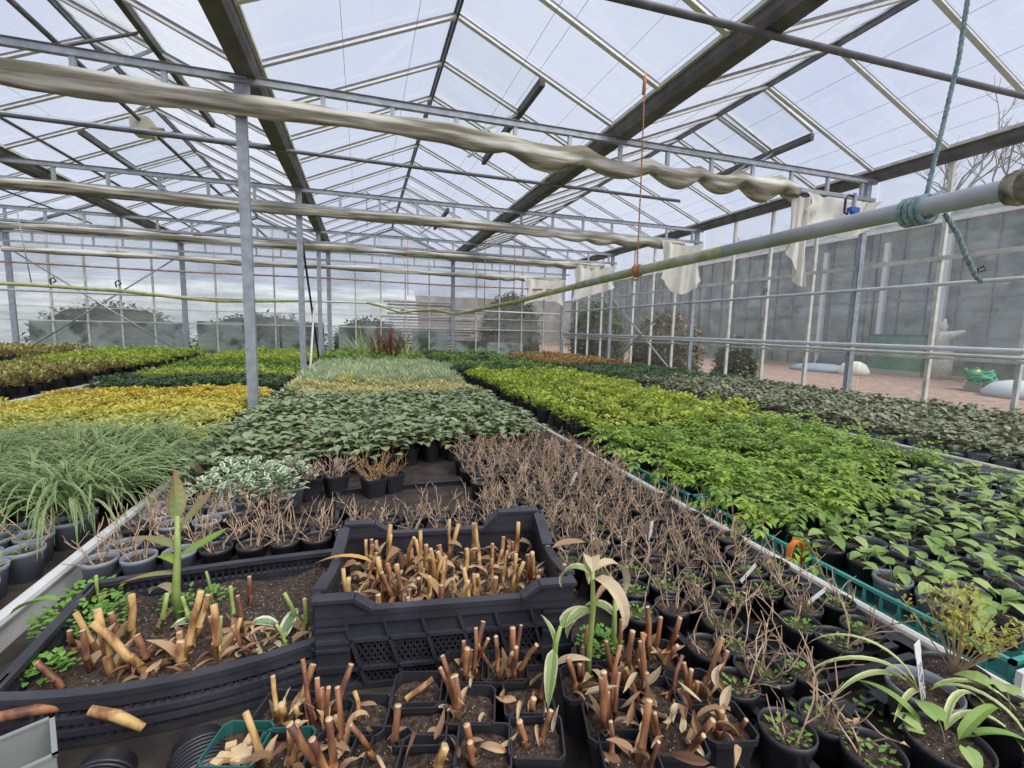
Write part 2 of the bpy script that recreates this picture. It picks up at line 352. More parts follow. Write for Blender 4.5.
for i in range(5):
    vwall((5.80, ry[i+1]), (5.80, ry[i]), 'wall_right', 4, WALLG, [(.75, .03), (1.35, .03), (2.39, .045)], 3.40, .3)
vwall((-10.31, Y0), (-10.31, 13.0), 'wall_left', 20, WALLG, [(.75, .03), (2.35, .045)], 3.40, .3)
struct(MB().box((-2.3, 13.0, .15), (16.1, .1, .3)).build('baseboard_back', DADO))
struct(MB().box((5.82, 5.6, .15), (.08, 14.6, .3)).build('baseboard_right', DADO))
# grey-blue fibre cement sheets behind the lowest glass of the far wall
for k, (xa, xb, zt, lb) in enumerate([(-7.0, -5.95, 1.52, 'behind the left crossed brace foot'), (-5.9, -4.1, 1.54, 'left of the second far wall post'), (-3.8, -2.0, 1.58, 'seen left of the near grey post'), (-1.95, -.95, 1.60, 'seen right of the near grey post'), (-.6, .35, 1.56, 'left of the spiky red plants'), (1.3, 2.25, 1.46, 'right of the spiky red plants'), (2.5, 4.5, 1.16, 'below the hanging end of the big pipe')]):
    tag(MB().box(((xa+xb)/2, 13.12, zt/2), (xb-xa, .03, zt)).build('cement_sheet', DADO), 'pale grey-green sheet leaning outside the far glass, '+lb, 'sheet', 'pale sheets outside the far wall')

# ---------------------------------------------------------------- trusses with their rolled screens
def truss(y, label, xs, zt=3.35, zb=3.15, thick=.05):
    t = thing('roof_truss', label, 'truss', (0, y, 0), 0, 'cross trusses')
    q = MB(); q.box(((xs[0]+xs[-1])/2, 0, zt), (xs[-1]-xs[0], .045, .045)); q.box(((xs[0]+xs[-1])/2, 0, zt+.026), (xs[-1]-xs[0], .065, .006), 1); q.build('top_chord', [GALV, DARKBAR], t)
    MB().box(((xs[0]+xs[-1])/2, 0, zb), (xs[-1]-xs[0], .04, .04)).build('bottom_chord', GALV, t)
    me = MB().box((0, 0, (zt+zb)/2), (.035, .03, zt-zb)).mesh('upright', GALV); x = xs[0]
    n = round((xs[-1]-xs[0])/.5283)
    for i in range(n+1): link('upright', me, t, (xs[0]+i*.5283, 0, 0))
    return t
def rollscreen(y, x0, x1, zc, rad, swag0, label, seed, amp=.05, mats=None):
    R_ = random.Random(seed); q = MB(); N = int((x1-x0)/.035); nk = 26; ph = [R_.uniform(0, 6.3) for _ in range(8)]
    for i in range(N+1):
        x = x0+(x1-x0)*i/N; sw = max(0, min(1, (x-swag0)/.8))
        sg = abs(math.sin((x-swag0)*PI/.62+.6*math.sin(x*1.7))) if sw > 0 else 0
        dz = -sw*amp*sg+.012*math.sin(x*1.3+ph[0]); r1 = rad*(1+.14*math.sin(x*2.1+ph[1])+.1*math.sin(x*5.3+ph[2]))*(1+.25*sw*sg)
        for k in range(nk):
            a = 2*PI*k/nk; fold = 1+.10*math.sin(3*a+ph[3]+x*.6)+.13*abs(math.sin(3.5*a+ph[4]-x*1.1))+.05*math.sin(7*a+x*4.1)+.035*math.sin(x*17+ph[5]+2*a)+(.16 if .9 < a < 1.5 else 0)
            q.v.append((x, y+r1*.85*fold*math.cos(a), zc+dz+r1*(1.0 if math.sin(a) > 0 else 1.15)*fold*math.sin(a)))
    for i in range(N):
        for k in range(nk):
            b = i*nk; q.face((b+k, b+(k+1) % nk, b+nk+(k+1) % nk, b+nk+k))
    q.face(range(nk)); q.face([N*nk+k for k in reversed(range(nk))])
    return tag(q.build('rolled_screen', mats or FABD, smooth=True), label, 'shade cloth', 'rolled shade screens')
truss(4.18, 'nearest steel truss across the glasshouse, over the thick rolled cloth', (-7.14, 5.76))
truss(7.13, 'second steel truss across the glasshouse, over the second rolled cloth', (-7.14, 5.76))
truss(10.08, 'third steel truss from the viewer, thin and far off', (-7.14, 5.76))
truss(12.75, 'truss against the far glass wall', (-7.14, 5.76))
rollscreen(4.14, -5.2, 4.50, 3.165, .064, .7, 'thick roll of pale shade cloth under the nearest truss, sagging in swags towards the right', 1, .085)
rollscreen(7.10, -7.0, 5.35, 3.08, .05, 2.2, 'second roll of shade cloth, tied under the middle truss', 2, .03)
rollscreen(10.05, -7.1, 5.4, 3.05, .05, 3.0, 'third roll of shade cloth, under the third truss', 3, .03)
rollscreen(12.70, -7.1, 5.4, 2.98, .05, 3.0, 'roll of shade cloth along the far wall', 4, .03)
# shade cloth ends that hang down by the right wall
def hang(x0, x1, y, zt, drop, label, seed, dy=0., prof=None, lean=0.):
    R_ = random.Random(seed); q = MB(); nu, nv = 26, 16; ph = R_.uniform(0, 6)
    for j in range(nv+1):
        v = j/nv
        for i in range(nu+1):
            u = i/nu; d = drop*(prof(u) if prof else (1-.25*abs(2*u-1)**2))
            pinch = 1-.28*math.sin(PI*v)*0.6
            x = (x0+x1)/2+(u-.5)*(x1-x0)*pinch+lean*v
            yy = y+dy*u+.035*math.sin(u*17+ph+v*1.5)*(.4+.6*v)+.02*math.sin(u*31+v*4)
            q.v.append((x, yy, zt-v*d-.05*math.sin(PI*u)*(1-v)))
    for j in range(nv):
        for i in range(nu): b = j*(nu+1)+i; q.face((b, b+1, b+nu+2, b+nu+1))
    n = len(q.v); q.v += [(a, b_+.006, c_) for a, b_, c_ in q.v]; fs = list(q.f)
    for f in fs: q.face([n+k for k in reversed(f)])
    return tag(q.build('hanging_cloth', FABRIC, smooth=True), label, 'cloth', 'hanging ends of shade cloth')
hang(4.44, 4.76, 4.12, 3.10, 1.0, 'long narrow strip of pale cloth hanging from the end of the thick roll', 5, prof=lambda u: .55+.45*min(1, u*1.6))
hang(4.62, 5.78, 4.10, 3.12, .36, 'dirty white cloth slung between the thick roll and the right wall post', 6, prof=lambda u: .55+.6*math.sin(PI*min(1, u*1.05))**.8+.15*u)
hang(4.85, 5.70, 7.0, 3.10, .84, 'white cloth hung in a deep loop from the second truss at the right wall', 7, prof=lambda u: .75+.3*math.sin(PI*u))
hang(4.6, 5.7, 10.0, 3.08, .85, 'white cloth hung beside the right wall under the third truss', 8, prof=lambda u: 1-.4*u)
hang(4.3, 5.6, 12.6, 3.0, .78, 'white cloth hanging in the far right corner', 9, prof=lambda u: 1-.25*math.sin(PI*u))

# tubes that carry the screens between trusses, and the long vent shafts
def tubeobj(name, pts, r, m, label, cat, group=None, n=8): return tag(MB().tube(pts, r, n).build(name, m, smooth=True), label, cat, group)
tubeobj('screen_tube', [(-.6, 2.42, 3.27), (4.95, 2.45, 3.40)], .022, DARKBAR, 'dark round tube crossing the upper right corner of the view', 'tube', 'cross tubes', 10)
tubeobj('screen_tube', [(-7.1, 5.65, 3.38), (4.15, 5.65, 3.34)], .020, DARKBAR, 'long dark tube halfway between the first and second trusses', 'tube', 'cross tubes', 10)
tubeobj('screen_tube', [(-7.1, 8.6, 3.34), (5.0, 8.6, 3.34)], .020, DARKBAR, 'dark tube halfway between the second and third trusses', 'tube', 'cross tubes', 8)
tubeobj('screen_tube', [(-7.1, 11.4, 3.34), (5.0, 11.4, 3.34)], .020, DARKBAR, 'dark tube just before the far wall', 'tube', 'cross tubes', 8)
tubeobj('vent_shaft', [(-2.10, 2.0, 3.55), (-2.10, 12.6, 3.55)], .020, DARKBAR, 'dark shaft running away under the ridge of the bay left of the near post', 'tube', 'vent shafts')
tubeobj('vent_shaft', [(-3.44, 3.6, 3.55), (-3.44, 12.6, 3.55)], .018, DARKBAR, 'thinner dark shaft left of the cream motor box', 'tube', 'vent shafts')
tubeobj('vent_shaft', [(-5.5, 2.0, 3.6), (-5.5, 12.6, 3.6)], .018, DARKBAR, 'shaft under the ridge of the bay at the left edge', 'tube', 'vent shafts')
t = thing('vent_motor', 'cream motor box hanging on the dark shaft in the left bay', 'motor', (-2.10, 5.95, 3.50))
MB().box((0, 0, 0), (.16, .2, .14)).box((0, 0, .08), (.13, .16, .03)).build('housing', CREAM, t)
MB().tube([(.08, 0, -.02), (.18, 0, -.02)], .045, 12).build('gearbox', RUST, t)
tubeobj('drive_rod', [(-7.1, 5.8, 3.42), (-.9, 5.8, 3.42)], .028, GALV, 'pale rail running to the cream motor box', 'rod')
# wires along the roof
for k, x in enumerate([-5.6, -4.9, -3.3, -2.7, -1.5, -.85, -.74, -.1, .35, 1.1, 1.25, 1.75, 2.1, 2.75, 3.4, 4.0, 4.6, 5.1]):
    tag(MB().tube([(x, -1.0, 3.40+.02*(k % 3)), (x, 12.8, 3.40+.02*(k % 3))], .0016, 4).build('support_wire', GALV), 'thin wire strung along the roof space under the glass', 'wire', 'thin roof wires')
# roof vents: a sash with a dark bottom bar and a strut
def vent(xr, side, ya, yb, label):
    s = 1 if side else -1; t = thing('roof_vent', label, 'roof vent', (xr, ya, RZ), 0, 'ridge vents')
    Lx, dz = .80, -.345; w_ = yb-ya
    MB().box((s*Lx, w_/2, dz+.0), (.05, w_, .075)).build('bottom_bar', DARKSTEEL, t)
    q = MB()
    for i in range(4):
        yy = w_*i/3; q.bar((s*.02, yy, .06), (s*Lx, yy, dz+.06), .035, .03)
    q.build('sash_bars', ALU, t)
    q = MB(); q.v += [(s*.02, 0, .08), (s*Lx, 0, dz+.08), (s*Lx, w_, dz+.08), (s*.02, w_, .08)]; q.face((0, 1, 2, 3)); q.build('pane', ROOFG, t)
    MB().bar((s*Lx, w_*.3, dz), (s*.35, w_*.3, -.62), .012, .025).bar((s*Lx, w_*.55, dz), (s*.4, w_*.6, -.62), .012, .025).build('strut', GALV, t)
vent(.785, 1, 4.25, 6.45, 'roof vent right of the centre ridge, with a dark bottom bar above the thick roll')
vent(.785, 1, 9.2, 11.0, 'roof vent right of the centre ridge, second from the viewer')
vent(-2.385, 1, 4.2, 6.4, 'roof vent in the left bay on the slope facing the near post')
vent(-2.385, 0, 7.2, 9.7, 'roof vent in the left bay, its dark bar above the second roll')
vent(4.065, 1, 4.3, 6.0, 'roof vent in the right bay near the right wall')
vent(-5.555, 0, 7.5, 9.7, 'roof vent in the bay at the left edge')
# ridge struts seen in the left bay and centre
for a, b, lb in [((-2.0, 4.18, 3.35), (-1.62, 4.6, 3.75), 'inclined flat strut on the nearest truss, left bay'), ((-2.9, 4.18, 3.36), (-2.4, 4.25, 3.95), 'inclined flat strut left of the vent shaft'),
                 ((.1, 9.0, 3.3), (.1, 9.0, 3.95), 'dark upright rod hanging under the centre ridge'), ((.1, 9.0, 3.9), (1.3, 9.6, 3.3), 'thin dark brace from the hanging rod')]:
    tag(MB().bar(a, b, .012, .03, up=(0, 1, .2)).build('roof_strut', DARKBAR), lb, 'strut', 'roof struts')

# braces on the walls and by the posts
tubeobj('wall_brace', [(-7.05, 12.85, .80), (-4.0, 12.85, 3.05)], .018, GALV, 'diagonal brace rising to the right on the far wall, left side', 'brace', 'wall braces')
tubeobj('wall_brace', [(-7.05, 12.82, 3.0), (-4.05, 12.82, .82)], .018, GALV, 'diagonal brace falling to the right on the far wall, left side', 'brace', 'wall braces')
tubeobj('wall_brace', [(5.60, 9.9, 2.3), (5.60, 7.4, .72)], .018, GALV, 'diagonal brace on the right wall falling towards the viewer', 'brace', 'wall braces')
tubeobj('wall_brace', [(5.56, 9.8, .74), (5.56, 7.9, 1.95)], .016, GALV, 'shorter diagonal brace crossing it on the right wall', 'brace', 'wall braces')
a_ = Vector((-.83, 7.3, 3.1)); b_ = Vector((-.73, 8.9, .85))
tubeobj('leaning_pole', [a_, b_], .016, BLACKR, 'black pole leaning between the second and third posts', 'pole')
tubeobj('leaning_pole', [(-.74, 8.3, 1.9), (-.72, 7.2, .92)], .017, ALU, 'short pale rod leaning on the second post', 'pole')

# pipes along right wall, far wall
tubeobj('wall_pipe', [(5.60, -.5, 2.11), (5.60, 4.2, 2.10), (5.60, 12.6, 2.09)], .021, PIPEG, 'white pipe along the right wall at eye level', 'pipe')
t = thing('heating_pipe', 'pair of pale heating pipes clipped low along the right wall', 'pipe', (0, 0, 0))
MB().tube([(5.60, -1, 1.455), (5.60, 12.7, 1.46)], .024, 8).build('upper_pipe', PIPEG, t, True)
MB().tube([(5.55, -1, 1.39), (5.55, 4.6, 1.40), (5.57, 7, 1.42), (5.60, 12.7, 1.41)], .018, 8).build('lower_pipe', ALUD, t, True)
tubeobj('drain_pipe', [(-7.1, 12.6, 2.70), (-4, 12.6, 2.68), (-.8, 12.6, 2.70), (2.4, 12.6, 2.67), (5.3, 12.6, 2.70)], .020, RUST, 'rusty pipe crossing the far wall above the panes of sheet', 'pipe')
tubeobj('cross_pipe', [(-7.1, 12.3, 2.12), (-3, 12.3, 2.10), (.2, 12.3, 2.12), (1.0, 12.3, 2.0)], .024, PIPEG, 'pale watering pipe crossing the far end', 'pipe')
tubeobj('cross_pipe', [(2.3, 12.3, 2.02), (5.3, 12.3, 2.0)], .022, PIPEG, 'pale watering pipe in the far right corner', 'pipe')
# the big slung pipe
pp = [g(1060, 180, H+.5), g(1000, 190, H+.5), g(880, 225, H+.505), g(760, 251, H+.50), g(700, 262, H+.49), g(632, 273, H+.47), g(570, 287, H+.46), g(520, 298, H+.44)]
pp = [Vector((2.03, .7, H+.485)), Vector((2.06, 1.07, H+.50)), Vector((2.10, 1.6, H+.51)), Vector((2.12, 2.4, H+.505)), Vector((2.14, 3.44, H+.495)), Vector((2.18, 4.6, H+.475)), Vector((2.25, 5.8, H+.46)), Vector((2.33, 7.0, H+.44)), Vector((2.36, 8.6, H+.42)), Vector((2.28, 9.8, H+.38))]
t = thing('irrigation_pipe', 'large pale pipe slung on ropes over the right bench, green with algae beyond', 'pipe')
MB().tube(pp[:4], .036, 16).build('near_pipe', PIPEN, t, True)
MB().tube(pp[3:6], .0358, 16).build('middle_pipe', PIPE, t, True)
MB().tube(pp[5:], [.033]*2+[.034, .036, .036][:len(pp)-7], 12).build('far_pipe', PIPEM, t, True)
q = MB(); d = (pp[1]-pp[0]).normalized(); q.tube([pp[1]-d*.25, pp[1]-d*.02], .052, 18).tube([pp[1]-d*.06, pp[1]-d*.04], .058, 18); q.build('coupling', mat('dirty_rubber', (.05, .045, .04), .6, 0, (.42, .36, .28), 22), t, True)
tubeobj('hose_pipe', [(2.28, 9.8, 1.93), (2.0, 10.6, 1.86), (1.7, 11.6, 1.98), (1.3, 12.0, 1.96), (.9, 12.1, 1.90), (.5, 12.1, 2.03), (.1, 12.1, 2.12)], .03, PIPEM, 'limp mossy hose running on from the end of the big pipe', 'hose')
tubeobj('mossy_pipe', [(-7.3, 9.8, 2.12), (-5.2, 9.9, 2.10), (-4.0, 10.0, 2.06), (-3.1, 10.1, 1.98), (-2.6, 10.3, 1.96), (-2.2, 10.9, 2.00), (-1.6, 11.9, 2.08), (-1.2, 12.25, 2.11)], .03, PIPEM, 'green mossy pipe slung across the left bays', 'pipe')
for x, lb in ((-4.95, 'left'), (-4.05, 'right')):
    tag(MB().tube([(x, 9.93, 2.12), (x, 9.9, 2.2), (x+.05, 9.9, 2.24), (x+.08, 9.9, 2.18), (x+.04, 9.9, 2.15)], .012, 6).build('pipe_clip', BLACKR), 'black clip on the mossy pipe, the %s one' % lb, 'clip', 'clips on the mossy pipe')
# ropes
def rope(pts, r, m, label, cat='rope', strands=3, name='rope'):
    q = MB(); pts = [Vector(p) for p in pts]; path = []
    for i in range(len(pts)-1):
        n = max(2, int((pts[i+1]-pts[i]).length/.006)) if strands > 1 else 4
        for k in range(n): path.append(pts[i].lerp(pts[i+1], k/n))
    path.append(pts[-1])
    for s_ in range(strands):
        o = []
        for i, p in enumerate(path):
            d = (path[min(i+1, len(path)-1)]-path[max(i-1, 0)]).normalized(); a = d.orthogonal().normalized() if abs(d.z) < .2 else d.cross(Vector((0, 1, 0))).normalized(); b = d.cross(a)
            ph = i*.55+2*PI*s_/strands; o.append(p+(a*math.cos(ph)+b*math.sin(ph))*r*.5 if strands > 1 else p)
        q.tube(o, r*.62 if strands > 1 else r, 5)
    return q, m, label, cat, name
P = pp[1]+Vector((.035, .27, .01))
q, m, lb, ct, nm = rope([P+Vector((.03, 0, .05)), P+Vector((.085, -.02, .55)), P+Vector((.13, -.03, 1.9))], .008, ROPE, '', 'rope')
for k in range(4):
    off = -.035+.022*k; ring = [P+Vector((.05*math.cos(a), off+.012*math.sin(a*.5), .05*math.sin(a)-.01)) for a in [2*PI*j/12 for j in range(13)]]
    q.tube(ring, .0105, 6)
q.tube([P+Vector((-.03, -.06, -.04)), P+Vector((-.01, -.055, .03)), P+Vector((.04, -.05, .05)), P+Vector((.05, .03, .02))], .012, 6)
q2, *_ = rope([P+Vector((.05, -.06, -.03)), P+Vector((.075, -.10, -.12)), P+Vector((.10, -.12, -.20)), P+Vector((.15, -.13, -.27)), P+Vector((.185, -.13, -.285))], .0085, ROPE, '')
n = len(q.v); q.v += q2.v
for f, mi, uv in zip(q2.f, q2.m, q2.u): q.face([n+i for i in f], mi, uv)
tag(q.build('rope', ROPE, smooth=True), 'blue-green twisted rope knotted round the big pipe, its loose end hanging', 'rope')
P = Vector((2.13, 3.40, H+.495))
q, *_ = rope([P+Vector((0, 0, .04)), P+Vector((0, .01, .8)), P+Vector((.0, .03, 1.52))], .006, CORD, '', strands=2)
q.tube([P+Vector((0, .03, 1.52)), P+Vector((.0, .035, 1.36))], .014, 6)
for k in range(3):
    q.tube([P+Vector((.045*math.cos(a), -.03+.025*k+.02*math.cos(a), .045*math.sin(a))) for a in [2*PI*j/10 for j in range(11)]], .009, 6)
q.tube([P+Vector((-.02, 0, -.04)), P+Vector((-.03, 0, -.075)), P+Vector((.02, .01, -.07))], .008, 5)
tag(q.build('cord', CORD, smooth=True), 'orange-brown cord from a roof bar, knotted round the big pipe', 'cord')
rope_l = [(-5.3, 9.9, 3.3), (-5.2, 9.9, 2.14)]
tubeobj('sling_cord', rope_l, .008, ROPE, 'pale blue cord holding up the mossy pipe on the left', 'cord')
for x, y, z0, z1, lb in [(2.25, 7.05, 1.98, 3.0, 'thin cord holding the big pipe under the second truss'), (2.35, 9.3, 1.96, 3.3, 'thin cord at the far end of the big pipe'), (.9, 10.0, 2.2, 3.3, 'thin cord hanging near the centre of the far end')]:
    tubeobj('sling_cord', [(x, y, z0), (x, y, z1)], .007, CORD, lb, 'cord')
# G-shaped clamp with blue body by the right wall post
t = thing('clamp', 'black clamp with a blue body fixed beside the right wall post', 'clamp', (5.16, 4.00, 3.00))
MB().tube([(.06, 0, .09), (-.04, 0, .10), (-.08, 0, .05), (-.08, 0, -.09), (-.03, 0, -.1)], .014, 6).build('hook', BLACKR, t)
MB().tube([(.05, 0, .13), (.05, 0, -.02)], .022, 8).build('spindle', GALV, t)
MB().box((.05, 0, -.05), (.12, .06, .05)).tube([(.05, 0, -.07), (.05, 0, -.14)], .03, 8).build('body', BLUEP, t)
for x, y, z, lb in [(5.58, 3.0, 2.15, 'small black clip on the white wall pipe, over the tank'), (5.58, 5.5, 2.13, 'small black clip on the white wall pipe, near the cloth strip')]:
    tag(MB().tube([(x, y, z), (x, y, z+.07), (x, y-.04, z+.09), (x, y-.06, z+.05), (x, y-.02, z+.04)], .008, 5).build('pipe_clip', BLACKR), lb, 'clip')

# ---------------------------------------------------------------- benches
BED, RIM = .76, .85
def bench(x0, x1, y0, y1, label, rl='grey', rr='grey'):
    t = thing('plant_bench', label, 'bench', (0, 0, 0), 0, 'rolling plant benches')
    MB().box(((x0+x1)/2, (y0+y1)/2, BED-.015), (x1-x0-.02, y1-y0, .03)).build('bed', MATT, t)
    for x, kd, s in ((x0, rl, 1), (x1, rr, -1)):
        if kd == 'low':
            MB().box((x, (y0+y1)/2, .752), (.012, y1-y0, .045)).build('side_rail', DARKBAR, t); continue
        q = MB(); q.box((x, (y0+y1)/2, .78), (.010, y1-y0, .09)); q.box((x+s*.012, (y0+y1)/2, .74), (.03, y1-y0, .01)); q.tube([(x, y0, .828), (x, y1, .828)], .012 if kd == 'grey' else .018 if kd == 'big' else .014, 10, 1)
        q.build('side_rail', [ALU, PIPEW if kd == 'fat' else ALU], t, False)
    for y in (y0, y1): MB().box(((x0+x1)/2, y, .78), (x1-x0, .012, .10)).build('end_rail', ALU, t)
    yy = y0+.4
    while yy < y1:
        for x in (x0+.25, x1-.25): MB().box((x, yy, .365), (.04, .04, .73)).build('leg', GALV, t)
        yy += 2.2
    return t
PIPEW = mat('pale_rail_tube', (.60, .57, .50), .45, .1, (.72, .70, .64), 6)
bench(-.84, 1.27, .15, 12.2, 'centre bench of plants with a pale tube along its right edge', 'big', 'fat')
bench(1.36, 3.33, .56, 12.2, 'bench of green plants right of the centre bench', 'low', 'low')
bench(3.44, 5.48, .9, 12.2, 'bench of dark-leaved plants along the right glass wall', 'fat')
bench(-2.90, -.87, .3, 12.2, 'bench of grasses and golden plants left of the centre bench', 'big', 'low')
bench(-5.10, -3.06, 1.5, 12.2, 'bench of mixed reddish and yellow plants at the left edge', 'low', 'low')
bench(-7.0, -5.1, 4.5, 12.2, 'bench beyond, at the far left')

# ---------------------------------------------------------------- pots
def pot_round(m, r=.046, h=.088, n=20):
    q = MB(); q.lathe([(0.001, 0), (r*.72, 0), (r*.94, h-.014), (r, h-.012), (r, h), (r-.003, h), (r*.93, h-.012), (r*.90, h-.02)], n); return q.mesh('pot', m, True)
def pot_square(m, a=.046, h=.09):
    q = MB()
    def ring(s_, z, c=.22):
        k = s_*c; pts = [(s_, -s_+k), (s_, s_-k), (s_-k, s_), (-s_+k, s_), (-s_, s_-k), (-s_, -s_+k), (-s_+k, -s_), (s_-k, -s_)]
        b = len(q.v); q.v += [(x, y, z) for x, y in pts]; return b
    rs = [ring(a*.72, 0), ring(a*.94, h-.012), ring(a, h-.011), ring(a, h), ring(a-.003, h), ring(a*.9, h-.02)]
    q.face([rs[0]+k for k in reversed(range(8))])
    for i in range(5):
        for k in range(8): q.face((rs[i]+k, rs[i]+(k+1) % 8, rs[i+1]+(k+1) % 8, rs[i+1]+k))
    return q.mesh('pot', m)
def soil_mesh(r, z, m, sq=False, seed=0):
    R_ = random.Random(seed); q = MB(); q.v.append((0, 0, z+.004)); n = 16
    for k_, rr in enumerate((.35, .7, 1.)):
        for k in range(n):
            a = 2*PI*k/n+PI/8; f = 1.
            if sq: f = min(1/max(abs(math.cos(a)), abs(math.sin(a))), 1.22)
            q.v.append((r*rr*f*math.cos(a), r*rr*f*math.sin(a), z+(R_.uniform(-.004, .006) if k_ < 2 else 0)))
    for k in range(n): q.face((0, 1+k, 1+(k+1) % n))
    for j in range(2):
        for k in range(n): q.face((1+j*n+k, 1+(j+1)*n+k, 1+(j+1)*n+(k+1) % n, 1+j*n+(k+1) % n))
    return q.mesh('compost', m, True)
POT_B = pot_round(BLACKP); POT_G = pot_round(GREYP); POT_S = pot_square(BLACKP, .048); POT_L = pot_round(GREYP, .062, .105, 26); POT_BL = pot_round(BLACKP, .062, .10, 26); POT_T = pot_square(DTEAL, .045)
SO = [soil_mesh(.042, .072, SOIL, seed=1), soil_mesh(.042, .072, SOILG, seed=2)]; SO_S = soil_mesh(.043, .07, SOIL, True, 3); SO_L = soil_mesh(.057, .085, SOIL, seed=4)

def merge(name, parts, mats):
    """parts: list of meshes; one mesh with all of them (materials by slot order of first appearance)"""
    q = MB(); ml = []
    for me in parts:
        n = len(q.v); q.v += [tuple(v.co) for v in me.vertices]; uvd = me.uv_layers[0].data
        for p in me.polygons:
            m = me.materials[p.material_index]
            if m not in ml: ml.append(m)
            q.face([n+i for i in p.vertices], ml.index(m), [tuple(uvd[l].uv) for l in p.loop_indices])
    return q.mesh(name, ml)

# ---------------------------------------------------------------- plants (each a mesh standing on the compost at z = .075)
S0 = .074
def p_grass(R_, n=60, L=(.22, .38), W=.0085, el=(.9, 1.45), bend=(1.6, 2.6), mi=0):
    q = MB()
    for _ in range(n):
        a = R_.uniform(0, 6.28); q.leaf((.02*math.cos(a), .02*math.sin(a), S0), a+R_.uniform(-.3, .3), R_.uniform(*el), R_.uniform(*L), W*R_.uniform(.7, 1.2), R_.uniform(*bend), .35, 7, .8, curl=R_.uniform(-.6, .6))
    return q
def p_dome(R_, n=60, L=.04, W=.026, rad=.07, ht=.09, segs=2, shape=.8, bend=.7, up=(.1, .9), fold=.2, stem=True):
    q = MB()
    for _ in range(n):
        a = R_.uniform(0, 6.28); rr = rad*math.sqrt(R_.random()); z = S0+ht*(1-(rr/rad)**2*.6)*R_.uniform(.55, 1.)
        q.leaf((rr*math.cos(a), rr*math.sin(a), z), a+R_.uniform(-1.1, 1.1), R_.uniform(*up), L*R_.uniform(.7, 1.2), W*R_.uniform(.8, 1.15), bend*R_.uniform(.5, 1.4), fold, segs, shape)
    if stem:
        for _ in range(7):
            a = R_.uniform(0, 6.28); rr = rad*R_.uniform(.2, .8); q.tube([(.01*math.cos(a), .01*math.sin(a), S0-.01), (rr*math.cos(a), rr*math.sin(a), S0+ht*.7)], .0015, 3, 1)
    return q
def p_twig(R_, n=9, ht=.13, sp=.07, r=.0016, sub=2, leaves=0):
    q = MB()
    for _ in range(n):
        a = R_.uniform(0, 6.28); p = Vector((.018*math.cos(a), .018*math.sin(a), S0-.005)); d = Vector((math.cos(a)*R_.uniform(.1, .9), math.sin(a)*R_.uniform(.1, .9), 1.)).normalized(); pts = [p]; L = ht*R_.uniform(.5, 1.25)/4
        for k in range(4):
            d = (d+Vector((R_.uniform(-.45, .45), R_.uniform(-.45, .45), R_.uniform(-.25, .25)))).normalized(); p = p+d*L; pts.append(p)
        q.tube(pts, [r*1.2, r, r, r*.8, r*.6], 4, 0)
        for s_ in range(sub):
            k = R_.randint(1, 3); b = pts[k]; e = (pts[k+1]-pts[k]).normalized(); e = (e+Vector((R_.uniform(-1, 1), R_.uniform(-1, 1), R_.uniform(-.3, .7)))).normalized()
            m_ = b+e*L*.9; q.tube([b, m_, m_+(e+Vector((R_.uniform(-.5, .5), R_.uniform(-.5, .5), .3)))*L*.6], [r*.8, r*.6, r*.45], 3, 0)
        if R_.random() < .35: q.leaf(p, R_.uniform(0, 6), -.3, .016, .009, .8, .4, 2, 1, 1)
    for _ in range(leaves):
        a = R_.uniform(0, 6.28); rr = R_.uniform(.005, .036); q.leaf((rr*math.cos(a), rr*math.sin(a), S0+.004), a, .5, R_.uniform(.008, .017), .009, .6, .1, 2, .8, 2)
    return q
def p_pinnate(R_, n=11, L=.17, ht=.10, lw=.037):
    q = MB()
    for i in range(n):
        a = R_.uniform(0, 6.28); e = R_.uniform(.35, 1.25); h = Vector((math.cos(a), math.sin(a), 0)); p = Vector((.01*h.x, .01*h.y, S0)); ln = L*R_.uniform(.6, 1.1); pts = [p]; 
        for k in range(7):
            p = p+(h*math.cos(e)+Vector((0, 0, math.sin(e))))*ln/6; e -= .17; pts.append(p)
        q.tube(pts, .0012, 3, 1)
        for k in range(2, 8):
            for s_ in (-1, 1): q.leaf(pts[k], a+s_*R_.uniform(.8, 1.2), e+R_.uniform(0, .5), lw*R_.uniform(.8, 1.25)*(1-.06*abs(k-4)), lw*.52, .7, .25, 2, .75)
        q.leaf(pts[7], a, e+.2, lw*1.2, lw*.6, .6, .25, 2, .75)
    return q
def heart(q, p, yaw, el, L, W, mi=0, bend=.5):
    """broad heart-shaped blade"""
    p = Vector(p); h = Vector((math.cos(yaw), math.sin(yaw), 0)); sd = Vector((-h.y, h.x, 0)); b = len(q.v)
    ws = [0.42, .92, 1., .72, .36, .03]; ls = [-.12, .12, .38, .66, .86, 1.0]; pos = []
    for i, (ww, ll) in enumerate(zip(ws, ls)):
        e = el-bend*max(0, ll); d = h*math.cos(e)+Vector((0, 0, math.sin(e))); nn = Vector((0, 0, math.cos(e)))-h*math.sin(e); c = p+d*(ll*L); wv = W*.5*ww
        q.v += [tuple(c-sd*wv+nn*wv*.22), tuple(c if i else p), tuple(c+sd*wv+nn*wv*.22)]
    for i in range(5):
        k = b+i*3; a0, a1 = i/5, (i+1)/5; q.face((k, k+1, k+4, k+3), mi, [(0, a0), (.5, a0), (.5, a1), (0, a1)]); q.face((k+1, k+2, k+5, k+4), mi, [(.5, a0), (1, a0), (1, a1), (.5, a1)])
